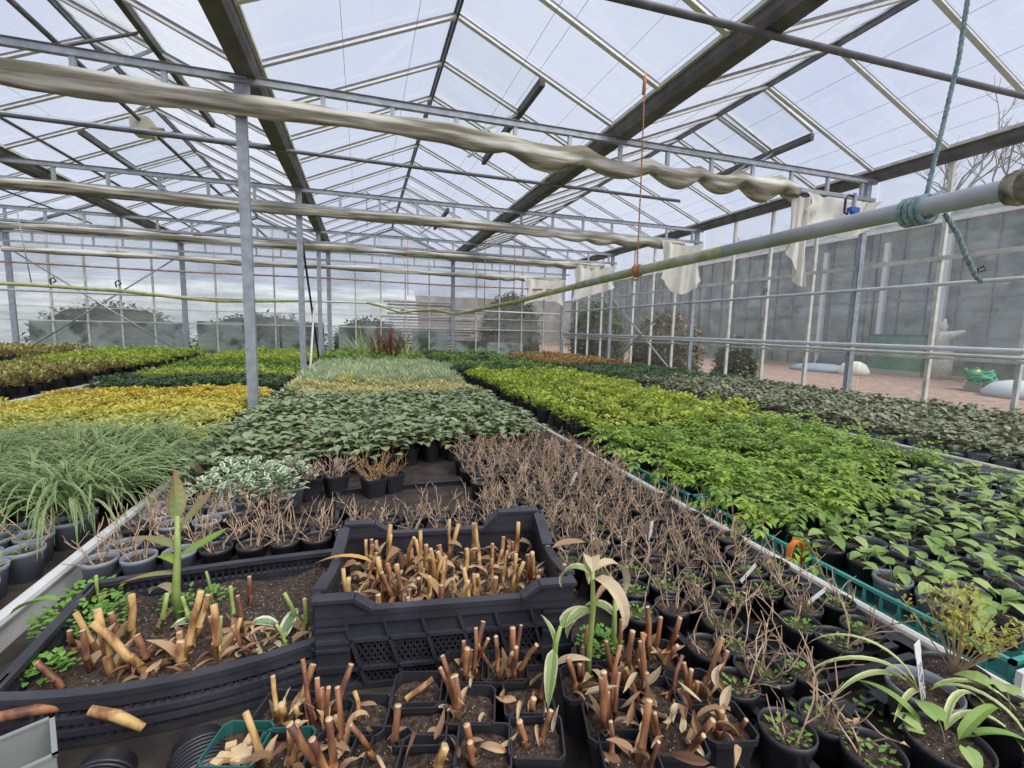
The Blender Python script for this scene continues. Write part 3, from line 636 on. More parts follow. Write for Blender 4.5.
def p_heart(R_, n=4, L=.05, ht=.045, sp=.05):
    q = MB()
    for i in range(n):
        a = R_.uniform(0, 6.28); rr = sp*R_.uniform(.2, 1); z = S0+ht*R_.uniform(.4, 1.2); l = L*R_.uniform(.6, 1.15)
        q.tube([(0, 0, S0), (rr*.5*math.cos(a), rr*.5*math.sin(a), z*.7+S0*.3), (rr*math.cos(a), rr*math.sin(a), z)], .0014, 3, 1)
        heart(q, (rr*math.cos(a), rr*math.sin(a), z), a+R_.uniform(-.5, .5), R_.uniform(-.1, .5), l, l*.82)
    return q
def p_sword(R_, n=26, L=(.35, .6), W=.02, lean=.5):
    q = MB()
    for i in range(n):
        a = R_.uniform(0, 6.28); q.leaf((.03*math.cos(a), .03*math.sin(a), S0), a, PI/2-R_.uniform(.02, lean), R_.uniform(*L), W*R_.uniform(.7, 1.1), R_.uniform(.1, .6), .5, 5, .7)
    return q
def p_fine(R_, n=40, L=.09, W=.007):
    q = MB()
    for i in range(n):
        a = R_.uniform(0, 6.28); rr = R_.uniform(0, .055); z = S0+R_.uniform(0, .09); q.leaf((rr*math.cos(a), rr*math.sin(a), z), a, R_.uniform(.6, 1.45), L*R_.uniform(.6, 1.2), W, .5, .2, 3, .7)
    return q
GSTEM = mat('thin_green_stem', (.13, .16, .06), .6)
RSTEM = mat('thin_red_stem', (.25, .10, .06), .6)
L_GRASS = leafmat('sedge_leaf', [(.12, .21, .06), (.20, .31, .10), (.32, .42, .18)], .5, .3, edge=(.58, .63, .38), ew=.11, spec=.3)
L_GOLD = leafmat('golden_leaf', [(.52, .52, .09), (.72, .66, .12), (.80, .66, .10), (.66, .68, .22)], .5, .3)
L_GOLD2 = leafmat('orange_gold_leaf', [(.66, .52, .06), (.80, .64, .09), (.64, .60, .12)], .5, .3)
L_LIME = leafmat('lime_leaf', [(.48, .50, .10), (.70, .68, .18), (.40, .44, .08)], .5, .3)
L_DARK = leafmat('dark_leaf', [(.13, .18, .08), (.24, .31, .15), (.34, .41, .23), (.17, .23, .11), (.28, .34, .19)], .5, .15, spec=.35)
L_MID = leafmat('green_leaf', [(.13, .22, .05), (.22, .36, .08), (.34, .45, .11)], .5, .25, spec=.35)
L_DEEP = leafmat('deep_green_leaf', [(.04, .09, .03), (.09, .16, .06), (.13, .20, .07)], .45, .2)
L_BRIGHT = leafmat('bright_leaf', [(.14, .31, .04), (.28, .46, .07), (.46, .60, .10), (.16, .33, .07)], .45, .3, spec=.4)
L_YGR = leafmat('yellow_green_leaf', [(.20, .36, .05), (.42, .54, .07), (.66, .68, .11), (.18, .32, .05), (.36, .48, .07)], .5, .3, spec=.35)
L_PALEY = leafmat('pale_yellow_leaf', [(.42, .44, .16), (.66, .62, .26), (.74, .68, .36)], .5, .3)
L_SILV = leafmat('silver_leaf', [(.36, .46, .22), (.50, .58, .34), (.66, .72, .50)], .5, .25, spec=.3)
L_VAR = leafmat('variegated_leaf', [(.14, .24, .12), (.24, .34, .18)], .45, .2, edge=(.70, .76, .56), ew=.2)
L_MOT = leafmat('mottled_leaf', [(.09, .12, .06), (.20, .25, .13), (.31, .35, .21), (.20, .14, .10), (.30, .35, .22), (.58, .60, .50)], .5, .12, spec=.4)
L_HEART = leafmat('seedling_leaf', [(.17, .30, .08), (.32, .46, .14), (.46, .57, .22), (.22, .36, .12)], .5, .25, spec=.35)
L_RED = leafmat('red_leaf', [(.20, .05, .04), (.38, .12, .07), (.30, .16, .09)], .5, .2)
L_MIX = leafmat('mixed_autumn_leaf', [(.30, .13, .07), (.24, .28, .10), (.60, .54, .14), (.18, .24, .09), (.46, .26, .10), (.34, .38, .12)], .5, .2, spec=.3)
L_ORG = leafmat('russet_leaf', [(.42, .13, .05), (.30, .20, .08), (.52, .24, .08), (.24, .26, .08)], .5, .2)
L_WEED = leafmat('weed_leaf', [(.15, .33, .05), (.24, .45, .09)], .45, .3)
L_PHR = leafmat('red_sword_leaf', [(.16, .04, .035), (.28, .08, .06), (.16, .16, .07)], .4, .15)
L_PHG = leafmat('green_sword_leaf', [(.34, .42, .12), (.55, .58, .24)], .4, .2)
L_PINK = leafmat('pink_petal', [(.75, .28, .42), (.85, .5, .6)], .5, .3)

def variants(fn, mats, k, seed, **kw):
    return [fn(random.Random(seed+i), **kw).mesh('foliage', mats) for i in range(k)]
V = {
 'grass': variants(p_grass, [L_GRASS], 4, 10, n=75, L=(.26, .46), bend=(1.7, 2.9)),
 'gold': variants(p_dome, [L_GOLD, GSTEM], 3, 20, n=85, L=.034, W=.024, rad=.085, ht=.09, shape=.75),
 'ogold': variants(p_dome, [L_GOLD2, GSTEM], 3, 25, n=85, L=.034, W=.024, rad=.085, ht=.085, shape=.75),
 'limegold': variants(p_dome, [L_LIME, GSTEM], 3, 28, n=85, L=.034, W=.022, rad=.085, ht=.085),
 'dark': variants(p_dome, [L_DARK, RSTEM], 4, 30, n=34, L=.062, W=.046, rad=.085, ht=.13, segs=3, shape=.7, bend=.9, up=(-.1, .7)),
 'deep': variants(p_dome, [L_DEEP, GSTEM], 3, 35, n=70, L=.045, W=.028, rad=.09, ht=.10),
 'mid': variants(p_dome, [L_MID, GSTEM], 3, 40, n=70, L=.05, W=.03, rad=.10, ht=.12),
 'midy': variants(p_dome, [L_YGR, GSTEM], 3, 44, n=70, L=.045, W=.026, rad=.10, ht=.11),
 'pin': variants(p_pinnate, [L_BRIGHT, GSTEM], 3, 50),
 'pin2': variants(p_pinnate, [L_MID, GSTEM], 3, 53),
 'ygr': variants(p_dome, [L_YGR, GSTEM], 4, 60, n=60, L=.042, W=.030, rad=.085, ht=.13, up=(.1, 1.1)),
 'paley': variants(p_dome, [L_PALEY, RSTEM], 3, 65, n=80, L=.03, W=.018, rad=.08, ht=.09),
 'silv': variants(p_fine, [L_SILV], 3, 70, n=80, L=.10, W=.009),
 'var': variants(p_dome, [L_VAR, GSTEM], 3, 75, n=55, L=.036, W=.030, rad=.085, ht=.11, shape=.7),
 'mot': variants(p_dome, [L_MOT, RSTEM], 5, 80, n=38, L=.050, W=.032, rad=.072, ht=.095, bend=.9, up=(-.1, .9), segs=3),
 'mix': variants(p_dome, [L_MIX, RSTEM], 4, 90, n=70, L=.045, W=.022, rad=.10, ht=.12, up=(.2, 1.3)),
 'org': variants(p_dome, [L_ORG, RSTEM], 3, 95, n=70, L=.045, W=.022, rad=.10, ht=.11, up=(.2, 1.3)),
 'twig': variants(p_twig, [TWIG, DEADL, L_WEED], 6, 100, n=7, ht=.11),
 'twigw': variants(p_twig, [TWIG, DEADL, L_WEED], 4, 110, leaves=22, n=3),
 'ptwig': variants(p_twig, [TWIGP, DEADL, L_WEED], 4, 120, n=18, ht=.12, sub=4, r=.0014),
 'otwig': variants(p_twig, [mat('russet_twig', (.32, .18, .08), .8, 0, (.50, .34, .16), 30), DEADP, L_WEED], 2, 125, n=18, ht=.12, sub=4, r=.0014),
 'heart': variants(p_heart, [L_HEART, GSTEM], 8, 130),
 'phr': variants(p_sword, [L_PHR], 2, 140, n=34), 'phg': variants(p_sword, [L_PHG], 2, 145, n=30, lean=.9),
}
for k_ in ('heart',):
    for i, mesh in enumerate(V[k_]): pass

ROT = lambda: rnd.uniform(0, 6.28)
def potted(name, label, cat, group, potm, soilm, fol, loc, rz=None, sc=1., tilt=0, folname='foliage', solo=None):
    """full potted plant with its parts"""
    t = thing(name, label, cat, loc, ROT() if rz is None else rz, group); t.scale = (sc, sc, sc)
    if tilt: t.rotation_euler.x = tilt
    link('pot', potm, t); link('compost', soilm, t)
    if fol is not None: link(folname, fol, t)
    return t
def single(name, label, cat, group, me, loc, sc=1.):
    o = link(name, me, None, loc, ROT()); o.scale = (sc, sc, sc*rnd.uniform(.85, 1.15)); return tag(o, label, cat, group)
def withpot(vs, potm=POT_B, soilm=None):
    return [merge('potted', [potm, soilm or SO[0], v], None) for v in vs]
def in_view(x, y, z=.85, m=70):
    v = Vector((x, y, z-H)); f = v.dot(FW)
    if f < .05: return False
    px = 512+FPX*v.dot(RT)/f; py = 384-FPX*v.dot(UP)/f
    return -m < px < 1024+m and -m-40 < py < 768+m
def stuffmesh(name, label, group, vs, pts, sc=(.85, 1.15), cat='plants'):
    """many small far plants nobody could count, one object"""
    data = []
    for me in vs:
        co = np.empty(len(me.vertices)*3); me.vertices.foreach_get('co', co)
        lt = np.empty(len(me.polygons), int); me.polygons.foreach_get('loop_total', lt)
        li = np.empty(len(me.loops), int); me.loops.foreach_get('vertex_index', li)
        mi = np.empty(len(me.polygons), int); me.polygons.foreach_get('material_index', mi)
        uv = np.empty(len(me.loops)*2); me.uv_layers[0].data.foreach_get('uv', uv); data.append((co.reshape(-1, 3), lt, li, mi, uv))
    CO, LT, LI, MI, UVv = [], [], [], [], []; n = 0
    for (x, y, z) in pts:
        co, lt, li, mi, uv = data[rnd.randrange(len(data))]; a = ROT(); s = rnd.uniform(*sc); c_, s_ = math.cos(a)*s, math.sin(a)*s
        q = np.stack([co[:, 0]*c_-co[:, 1]*s_+x, co[:, 0]*s_+co[:, 1]*c_+y, co[:, 2]*s+z], 1)
        CO.append(q); LT.append(lt); LI.append(li+n); MI.append(mi); UVv.append(uv); n += len(co)
    CO, LT, LI, MI, UVv = map(np.concatenate, (CO, LT, LI, MI, UVv))
    me = bpy.data.meshes.new(name); me.vertices.add(len(CO)); me.vertices.foreach_set('co', CO.ravel()); me.loops.add(len(LI)); me.loops.foreach_set('vertex_index', LI)
    me.polygons.add(len(LT)); me.polygons.foreach_set('loop_start', np.concatenate([[0], np.cumsum(LT)[:-1]])); me.polygons.foreach_set('loop_total', LT); me.polygons.foreach_set('material_index', MI)
    me.uv_layers.new(name='UVMap').data.foreach_set('uv', UVv)
    for m in vs[0].materials: me.materials.append(m)
    me.update(calc_edges=True)
    return tag(link(name, me), label, cat, group, 'stuff')
def grid(x0, x1, y0, y1, p, jit=.012, keep=None, py=None):
    out = []; py = py or p; y = y0+py/2; r = 0
    while y < y1:
        x = x0+p/2+(p*.25 if r % 2 else 0)
        while x < x1-.02:
            a, b = x+U(-jit, jit), y+U(-jit, jit)
            if (keep is None or keep(a, b)) and in_view(a, b) and not (abs(a+.82) < .13 and min(abs(b-t_-.02) for t_ in (4.18, 7.13, 10.08)) < .11): out.append((a, b))
            x += p
        y += py; r += 1
    return out
def spread(pts, name, label, cat, group, vs, limit=300, sc=(.85, 1.15), stuff=None, z=BED):
    pts = sorted(pts, key=lambda q: q[0]**2+q[1]**2)
    for x, y in pts[:limit]:
        single(name, label, cat, group, vs[rnd.randrange(len(vs))], (x, y, z), rnd.uniform(*sc))
    if pts[limit:]:
        stuffmesh(stuff[0], stuff[1], None, vs, [(x, y, z) for x, y in pts[limit:]], sc, cat)
    return len(pts)

# ---- left bench: sedges, golden plants, green bands
XL0, XL1 = -2.66, -.90
full = []
for i, (x, y) in enumerate(grid(XL0, XL1, 1.15, 2.0, .106)):
    me = rnd.choice(V['heart']) if rnd.random() < .3 else rnd.choice(V['twigw'])
    potted('potted_seedling', 'small grey round pot of near-bare compost in front of the arching sedges', 'potted plant', 'grey pots in front of the sedges', POT_G, SO[0], me, (x, y, BED), folname='seedling', sc=1.1)
pts = grid(XL0, XL1+.02, 1.98, 2.95, .145, .03)
wp = withpot(V['grass'])
for x, y in pts:
    potted('potted_sedge', 'clump of arching white-striped sedge in a small pot on the left bench', 'potted plant', 'striped sedges on the left bench', POT_G if y < 2.1 else POT_B, SO[0], rnd.choice(V['grass']), (x, y, BED), folname='blades', sc=rnd.uniform(.85, 1.1))
spread(grid(XL0, XL1, 2.95, 3.95, .125), 'potted_lime_shrub', 'low pale lime-yellow plant behind the sedges on the left bench', 'potted plant', 'lime-yellow plants behind the sedges', withpot(V['limegold']))
spread(grid(XL0, XL1, 3.95, 4.75, .125), 'potted_golden_shrub', 'low bright golden-leaved plant around the middle of the left bench', 'potted plant', 'golden plants on the left bench', withpot(V['gold']))
spread(grid(XL0, XL1, 4.75, 5.4, .125), 'potted_amber_shrub', 'low orange-gold plant at the far edge of the golden block', 'potted plant', 'orange-gold plants on the left bench', withpot(V['ogold']))
spread(grid(XL0, XL1, 5.65, 6.6, .15), 'potted_evergreen', 'dark green plant in the band behind the golden block', 'potted plant', 'dark green band on the left bench', withpot(V['deep']))
spread(grid(XL0, XL1, 6.6, 7.6, .16), 'potted_bright_shrub', 'yellow-green plant in the band beyond the dark green one', 'potted plant', 'yellow-green band on the left bench', withpot(V['midy']))
spread(grid(XL0, XL1, 7.6, 8.8, .17), 'potted_green_shrub', 'mid green plant beside the second grey post', 'potted plant', 'mid green band on the left bench', withpot(V['mid']))
spread(grid(XL0, XL1, 8.8, 12.0, .19), 'potted_far_shrub', 'bushy light green plant at the far end of the left bench', 'potted plant', 'light green plants at the far end of the left bench', withpot(V['midy']), sc=(1.1, 1.4), stuff=('potted_far_shrubs', ''))
# ---- second bench from the left
ks = lambda lo, hi: (lambda x, y: lo <= ((x*7.3+y*3.1) % 1) < hi)
spread(grid(-4.95, -3.2, 3.9, 8.2, .17, .03, lambda x, y: x < -3.35 or y > 5.5), 'potted_mixed_shrub', 'reddish and yellow mixed-leaf plant on the bench at the left edge', 'potted plant', 'mixed plants on the left edge bench', withpot(V['mix']), 300, (.95, 1.35), stuff=('far_mixed_plants', 'far reddish and yellow plants on the bench at the left edge'))
spread(grid(-4.95, -3.2, 8.2, 11.8, .2, .03), 'potted_yellow_shrub', 'yellowish bushy plant at the far end of the bench at the left edge', 'potted plant', 'yellowish plants by the far wall left', withpot(V['midy']), 300, (1.1, 1.5), stuff=('far_yellow_plants', 'far yellow plants'))
spread(grid(-6.9, -5.2, 5.5, 12, .26, .03), 'potted_leafy_shrub', 'green bushy plant on the bench farthest to the left', 'potted plant', 'plants on the farthest left bench', withpot(V['mix'][:2]), 250, (1.3, 1.7), stuff=('far_left_plants', 'far plants on the farthest left bench'))

# ---- centre bench
XC0, XC1 = -.76, 1.20
edge = lambda x: 2.35+(x+.76)*.26
spread(grid(XC0, XC1, 2.3, 4.55, .118, .018, lambda x, y: y > edge(x)), 'potted_dark_shrub', 'dark green broad-leaved plant in the block across the centre bench', 'potted plant', 'dark green block on the centre bench', withpot(V['dark']), 300, (.9, 1.15), stuff=('far_dark_plants', 'dark green broad-leaved plants at the back of the centre block'))
spread(grid(XC0, XC1, 4.6, 5.7, .12), 'potted_pale_shrub', 'low pale yellow plant behind the dark green block', 'potted plant', 'pale yellow band on the centre bench', withpot(V['paley']), 300)
spread(grid(XC0, XC1, 5.7, 8.6, .15), 'potted_silver_plant', 'feathery silver-green plant beyond the pale yellow band', 'potted plant', 'silver-green block on the centre bench', withpot(V['silv']), 300, stuff=('far_silver_plants', 'silver-green plants at the far side of their block'))
spread(grid(XC0, XC1, 8.7, 12.0, .19, .03), 'potted_end_shrub', 'green plant at the far end of the centre bench', 'potted plant', 'green plants at the far end of the centre bench', withpot(V['mid']), 300, (1.1, 1.4), stuff=('far_green_plants', 'far green plants on the centre bench'))
for x, y, v, s, lb in [(.02, 9.4, 'phg', 1.3, 'spiky yellow-green plant left of the dark red ones'), (.28, 9.5, 'phr', 1.25, 'spiky dark red plant, left of the pair by the pink flowers'), (.55, 9.6, 'phr', 1.45, 'tallest spiky dark red plant at the far end of the centre bench'), (.82, 9.8, 'phg', 1.1, 'spiky green plant at the right of the red ones')]:
    t = potted('spiky_plant', lb, 'potted plant', None, POT_BL, SO_L, V[v][0], (x, y, BED), sc=s, folname='foliage')
for x, y, lb in [(.80, 8.7, 'left'), (1.08, 8.8, 'right')]:
    q = MB()
    for k in range(9):
        a, c = U(0, 6.28), Vector((U(-.05, .05), U(-.05, .05), S0+U(.1, .2)))
        for j in range(5): q.leaf(c, a+j*1.257, .4, .03, .022, .4, .1, 2, .7)
    t = potted('flowering_plant', 'small plant with pink flowers near the red spiky plants, %s of the two' % lb, 'potted plant', None, POT_B, SO[0], V['mid'][0], (x, y, BED))
    q.build('blossom', L_PINK, t)
single('potted_iris', 'single yellow upright plant among the silver-green ones', 'potted plant', None, withpot([p_sword(random.Random(5), 18, (.12, .22), .014, .4).mesh('f', [L_GOLD])])[0], (-.18, 5.75, BED), 1.2)

# ---- right bench 1
XR0, XR1 = 1.42, 3.17
bnd = lambda x: 1.15+(x-1.4)*.40
n1 = grid(XR0, XR1, 2.7, 6.9, .155, .02)
spread(n1, 'potted_lime_perennial', 'yellow-green leafy plant in the block beyond the fern-like ones', 'potted plant', 'yellow-green block on the right bench', withpot(V['ygr']), 300, stuff=('far_lime_plants', 'yellow-green plants at the far side of their block'))
spread(grid(XR0, XR1, 6.9, 12.0, .19, .03), 'potted_low_evergreen', 'low dark green plant at the far end of the right bench', 'potted plant', 'dark green plants at the far end of the right bench', withpot(V['deep']+V['mid']), 300, (1., 1.3), stuff=('far_evergreen_plants', 'far dark green plants'))
pts = grid(XR0, XR1, 1.15, 2.72, .14, .02, lambda x, y: y > bnd(x))
for x, y in pts:
    v = rnd.choice(V['pin'] if rnd.random() < .75 else V['pin2'])
    potted('potted_fern_leaf', 'bright green plant with divided leaves in the near block of the right bench', 'potted plant', 'divided-leaf plants on the right bench', POT_B, SO[0], v, (x, y, BED), sc=rnd.uniform(.9, 1.25))
pts = grid(XR0, XR1, .64, 2.0, .103, .008, lambda x, y: y < bnd(x)-.05)
for x, y in pts:
    potted('potted_seedling_leaf', 'grey round pot with a few heart-shaped green leaves, in front of the divided-leaf plants', 'potted plant', 'heart-leaved seedlings on the right bench', POT_G if rnd.random() < .45 else POT_B, SO[0], rnd.choice(V['heart']), (x, y, BED), sc=rnd.uniform(1.0, 1.12), folname='foliage')

# ---- right bench 2, along the glass
pts = grid(3.52, 5.42, 1.0, 5.6, .122, .01)
print('mottled', len(pts))
mo = withpot(V['mot'], POT_G)
spread(pts, 'potted_mottled_plant', 'small dark mottled-leaf plant on the bench along the right glass wall', 'potted plant', 'mottled dark plants by the right wall', mo, 300, (1., 1.2), stuff=('far_mottled_plants', 'farther dark mottled plants on the bench along the right wall'))
spread(grid(3.52, 5.42, 5.6, 8.4, .17), 'potted_low_green', 'low green plant beyond the mottled dark ones by the right wall', 'potted plant', 'low green plants by the right wall', withpot(V['deep']), 300, (.8, 1.1), stuff=('far_low_green', 'low far green plants'))
spread(grid(3.52, 5.42, 8.4, 12.0, .2, .03), 'potted_russet_plant', 'russet-red leaved plant at the far end of the bench by the right wall', 'potted plant', 'russet plants in the far right corner', withpot(V['org']+V['mix'][:1]), 300, (.9, 1.2), stuff=('far_russet', 'far russet plants'))

# ---------------------------------------------------------------- trays with square cells
def celltray(loc, rz, nx, ny, p, label, m=BLACKP, h=.05, group='black cell trays', deep=False):
    t = thing('cell_tray', label, 'tray', loc, rz, group); Wx, Wy = nx*p, ny*p
    q = MB(); q.box((0, 0, .003), (Wx, Wy, .006), 1)
    for s in (-1, 1): q.box((s*Wx/2, 0, h/2), (.008, Wy, h)); q.box((0, s*Wy/2, h/2), (Wx, .008, h)); q.box((s*Wx/2, 0, h), (.018, Wy+.01, .006)); q.box((0, s*Wy/2, h), (Wx+.01, .018, .006))
    q.build('frame', [m, MATT], t)
    q = MB()
    for i in range(1, nx): q.box((-Wx/2+i*p, 0, h*.72), (.007, Wy, .008)); 
    for j in range(1, ny): q.box((0, -Wy/2+j*p, h*.72), (Wx, .007, .008))
    for i in range(1, nx):
        for j in range(1, ny): q.box((-Wx/2+i*p, -Wy/2+j*p, h*.42), (.035, .035, h*.8))
    q.build('cell_grid', m, t)
    return t
cr0 = [(.98, .52, 'at the near corner of the centre bench, weeds in its cells'), (.98, .88, 'just beyond the grey pot with the white label'), (.62, .52, 'below the dead stems at the right'), (.96, 1.29, 'under the twiggy pots right of the black crate'), (.96, 1.70, 'under the thick of the bare twigs'), (.96, 2.11, 'under the pink twigs by the pale tube'), (-.50, 1.72, 'left of the brown mat, under bare twigs')]
for x, y, lb in cr0:
    celltray((x, y, BED+.001), 0, 5 if x > .9 else 4, 4, .1, 'black plastic cell tray '+lb)
# open low trays around the bare mat
def opentray(loc, sx, sy, rz, label, m=BLACKP, h=.035, fill=None):
    t = thing('open_tray', label, 'tray', loc, rz, None)
    q = MB(); q.box((0, 0, .004), (sx, sy, .008))
    for s in (-1, 1):
        q.box((s*sx/2, 0, h/2), (.006, sy, h)); q.box((0, s*sy/2, h/2), (sx, .006, h)); q.box((s*sx/2, 0, h), (.016, sy+.012, .005)); q.box((0, s*sy/2, h), (sx+.012, .016, .005))
    q.build('tray_body', m, t)
    if fill: MB().box((0, 0, .010), (sx-.01, sy-.01, .006)).build('mat', fill, t)
    return t
opentray((.20, 2.02, BED), .62, .42, .02, 'empty black tray lined with brown mat in the middle of the bench', fill=MATT)
opentray((-.16, 1.78, BED), .3, .42, .0, 'dark tray of bare compost left of the empty one', fill=SOIL)

# ---------------------------------------------------------------- teal mesh trays on the right bench
def tealtray(loc, sx, sy, rz, label):
    t = thing('mesh_tray', label, 'tray', loc, rz, 'teal trays under the seedlings'); h = .062
    q = MB(); q.box((0, 0, .003), (sx, sy, .004)); q.build('tray_base', DTEAL, t)
    q = MB()
    for s in (-1, 1):
        q.box((s*sx/2, 0, h), (.012, sy+.012, .010)); q.box((0, s*sy/2, h), (sx+.012, .012, .010)); q.box((s*sx/2, 0, .008), (.008, sy, .014)); q.box((0, s*sy/2, .008), (sx, .008, .014))
        for k in range(int(sy/.045)+1): q.box((s*sx/2, -sy/2+sy*k/int(sy/.045), h/2), (.006, .007, h))
        for k in range(int(sx/.045)+1): q.box((-sx/2+sx*k/int(sx/.045), s*sy/2, h/2), (.007, .006, h))
    q.build('lattice_side', TEALP, t); return t
for k, (y, lb) in enumerate([(.85, 'teal mesh tray at the near corner of the right bench'), (1.40, 'teal mesh tray next to the orange strap, under divided-leaf plants'), (1.95, 'darker teal mesh tray farther along the pale tube')]):
    tealtray((1.60, y, BED+.001), .40, .52, 0, lb)
t = thing('plastic_strap', 'orange plastic strap bent over the rim of the teal tray', 'strap', (1.385, 1.14, BED+.05))
q = MB()
for i in range(11):
    a = PI*i/10; 
    for s in (-.009, .009): q.v += [(-.03*math.cos(a)+.0, s+.0, .035*math.sin(a)+.02), (-.026*math.cos(a), s, .031*math.sin(a)+.02)]
for i in range(10):
    b = i*4; q.face((b, b+2, b+6, b+4)); q.face((b+1, b+5, b+7, b+3)); q.face((b, b+4, b+5, b+1)); q.face((b+2, b+3, b+7, b+6))
q.box((-.03, 0, 0), (.004, .018, .05)).box((.03, 0, 0), (.004, .018, .05)); q.build('strap_band', ORANGE, t)

# ---------------------------------------------------------------- cut canes and dead leaves
def cane(q, p, h, r, lean, az, mi=0, cutmi=2, n=8):
    p = Vector(p); d = Vector((math.cos(az)*math.sin(lean), math.sin(az)*math.sin(lean), math.cos(lean)))
    pts = [p+d*h*t+Vector((U(-.002, .002), U(-.002, .002), 0)) for t in (0, .3, .32, .34, .7, 1)]
    q.tube(pts, [r*1.15, r*1.0, r*1.12, r*.98, r*.9, r*.88], n, mi, True, cutmi); return pts[-1]
def sheath(q, p, az, h, w_, mi=1, lean=.15):
    """papery bract clasping a stem"""
    q.leaf(Vector(p)+Vector((math.cos(az)*.006, math.sin(az)*.006, 0)), az, PI/2-lean, h, w_, U(.2, 1.2), .9, 4, .55, mi, twist=U(-.6, .6))
CSET = {}
def cutpot(t, kind, seed):
    """canes, their bracts and curled dead leaves as parts of a square pot"""
    st = rnd.getstate(); rnd.seed(seed); n, hmax, m, nd = kind
    for i in range(n):
        a = U(0, 6.28); rr = .028*math.sqrt(rnd.random()); p = (rr*math.cos(a), rr*math.sin(a), S0-.01); h = hmax*U(.45, 1.)
        q = MB(); cane(q, p, h, U(.0040, .0072), U(0, .5), a+U(-.8, .8), 0, 1); c = q.build('cane', [m, CUT], t, True)
        q = MB(); sheath(q, p, U(0, 6.28), h*U(.3, .6), U(.014, .024), 0, U(.1, .5)); q.build('bract', DEADL, c)
    for i in range(nd):
        a = U(0, 6.28); rr = U(0, .035); q = MB(); curly(q, (rr*math.cos(a), rr*math.sin(a), S0+U(.002, .02)), U(.03, .065), U(.007, .014)); q.build('dead_leaf', DEADP if rnd.random() < .35 else DEADL, t)
    rnd.setstate(st)
def curly(q, p, L, W, mi=0):
    q.leaf(p, U(0, 6.28), U(-.1, .9), L, W, U(-1., 2.4), U(.4, 1.2), 7, U(.6, 1.), mi, twist=U(-2.2, 2.2), curl=U(-1.2, 1.2))
KIND = {'c0': (5, .13, STEMB, 2), 'c1': (4, .15, STEMB, 2), 'c2': (6, .14, STEMB, 3), 'c3': (2, .11, STEMB, 2), 'c4': (5, .14, STEMB, 2), 'c5': (7, .13, STEMB, 2), 'y0': (4, .11, STEMY, 2), 'y1': (2, .08, STEMY, 1), 'y2': (2, .13, STEMY, 1), 'd0': (2, .09, STEMB, 3), 'd1': (4, .12, STEMB, 3), 'd2': (4, .11, STEMB, 4)}
RZ_ = BED+.002
fore = [ # photo spot of the rim centre, pot, stems, description
 (417, 691, 'S', None, 'square black pot of bare compost with a snapped cane lying in it', 0),
 (421, 725, 'S', None, 'square black pot of bare compost, in front of the one with the snapped cane', 0),
 (427, 762, 'S', 'y1', 'square black pot with one pale green-tan shoot at the bottom edge', 0),
 (466, 668, 'S', 'c0', 'pot with three red-brown cut canes right of the two bare pots', 0),
 (505, 668, 'S', 'c5', 'pot crowded with tall red-brown canes close to the front of the black crate', 0),
 (470, 706, 'S', 'c1', 'square pot with three thick canes and a scrap of russet oak leaf', 0),
 (484, 748, 'S', 'd0', 'square pot of folded straw-coloured dead leaves at the bottom edge', 0),
 (528, 699, 'S', 'c3', 'square pot with two slim red canes and a variegated leaf hanging over it', 0),
 (536, 737, 'S', 'c3', 'square pot with a papery brown bract and gritty compost', 0),
 (585, 684, 'S', 'd1', 'square pot with thin dark stems in front of the drooping variegated shoots', 0),
 (599, 648, 'S', 'w', 'square pot full of small bright weeds with two tall withered shoots', 0),
 (620, 672, 'S', 'c1', 'square pot of stout canes right of the weedy one', 0),
 (611, 722, 'S', 'c4', 'square pot with slender dark canes and green specks in its compost', 0),
 (630, 756, 'S', 'd1', 'square pot at the bottom edge with curled pink-brown leaves', 0),
 (655, 696, 'S', 'c2', 'square pot of leaning canes with a big grey-green dead leaf', 0),
 (693, 688, 'S', 'c0', 'mossy square pot with a thick forked cane base', 0),
 (675, 735, 'S', 'd2', 'square pot buried in brown curled leaves', 0),
 (722, 722, 'S', 'd0', 'square pot under long straw-coloured leaf blades', 0),
 (655, 655, 'S', 'c2', 'pot of dark canes behind the leaning ones', 0),
 (238, 745, 'T', 'd3', 'teal-rimmed square pot with chunks of bark on its compost, left of the cut canes', 0),
 (282, 752, 'T', 'y0', 'dark green square pot with tan canes beside the teal-rimmed one', 0),
 (322, 722, 'S', 'c0', 'square pot with thick tan canes in front of the gap between crates', 0),
 (362, 716, 'S', 'y2', 'square pot with one straight tan cane in front of the black crate', 0),
 (338, 757, 'S', 'c4', 'square pot of reddish cane stubs at the bottom edge', 0),
 (380, 752, 'S', 'c3', 'square pot with one hollow cane end, beside the bare pots', 0),
 (284, 712, 'S', 'y0', 'square pot of pinkish tan canes below the left crate corner', 0),
]
for px, py, kd, st, lb, rz in fore:
    p = g(px, py, RZ_+.085); p.z = RZ_
    t = potted('square_pot', lb, 'potted plant', 'square pots of cut canes', POT_T if kd == 'T' else POT_S, SO_S, None, p, -.28+U(-.08, .08))
    if st in KIND: cutpot(t, KIND[st], px*7+py)
    if lb.endswith('lying in it'):
        q = MB(); q.tube([(-.02, -.012, S0+.004), (.03, .012, S0+.026)], .0055, 8, 0, True, 1); q.build('snapped_cane', [STEMY, CUT], t)
    if st == 'd3':
        q = MB()
        for _ in range(7): q.box((U(-.025, .025), U(-.025, .025), S0+.008), (U(.012, .03), U(.01, .02), U(.006, .012)), rz=U(0, 3))
        q.build('bark_chunks', CUT, t)
    if st == 'w':
        q = MB()
        for _ in range(130): a = U(0, 6.28); rr = .045*math.sqrt(rnd.random()); q.leaf((rr*math.cos(a), rr*math.sin(a), S0+U(.01, .04)), a+U(-1, 1), .4, .013, .011, .5, .1, 2, .7)
        q.build('weed_growth', L_WEED, t)

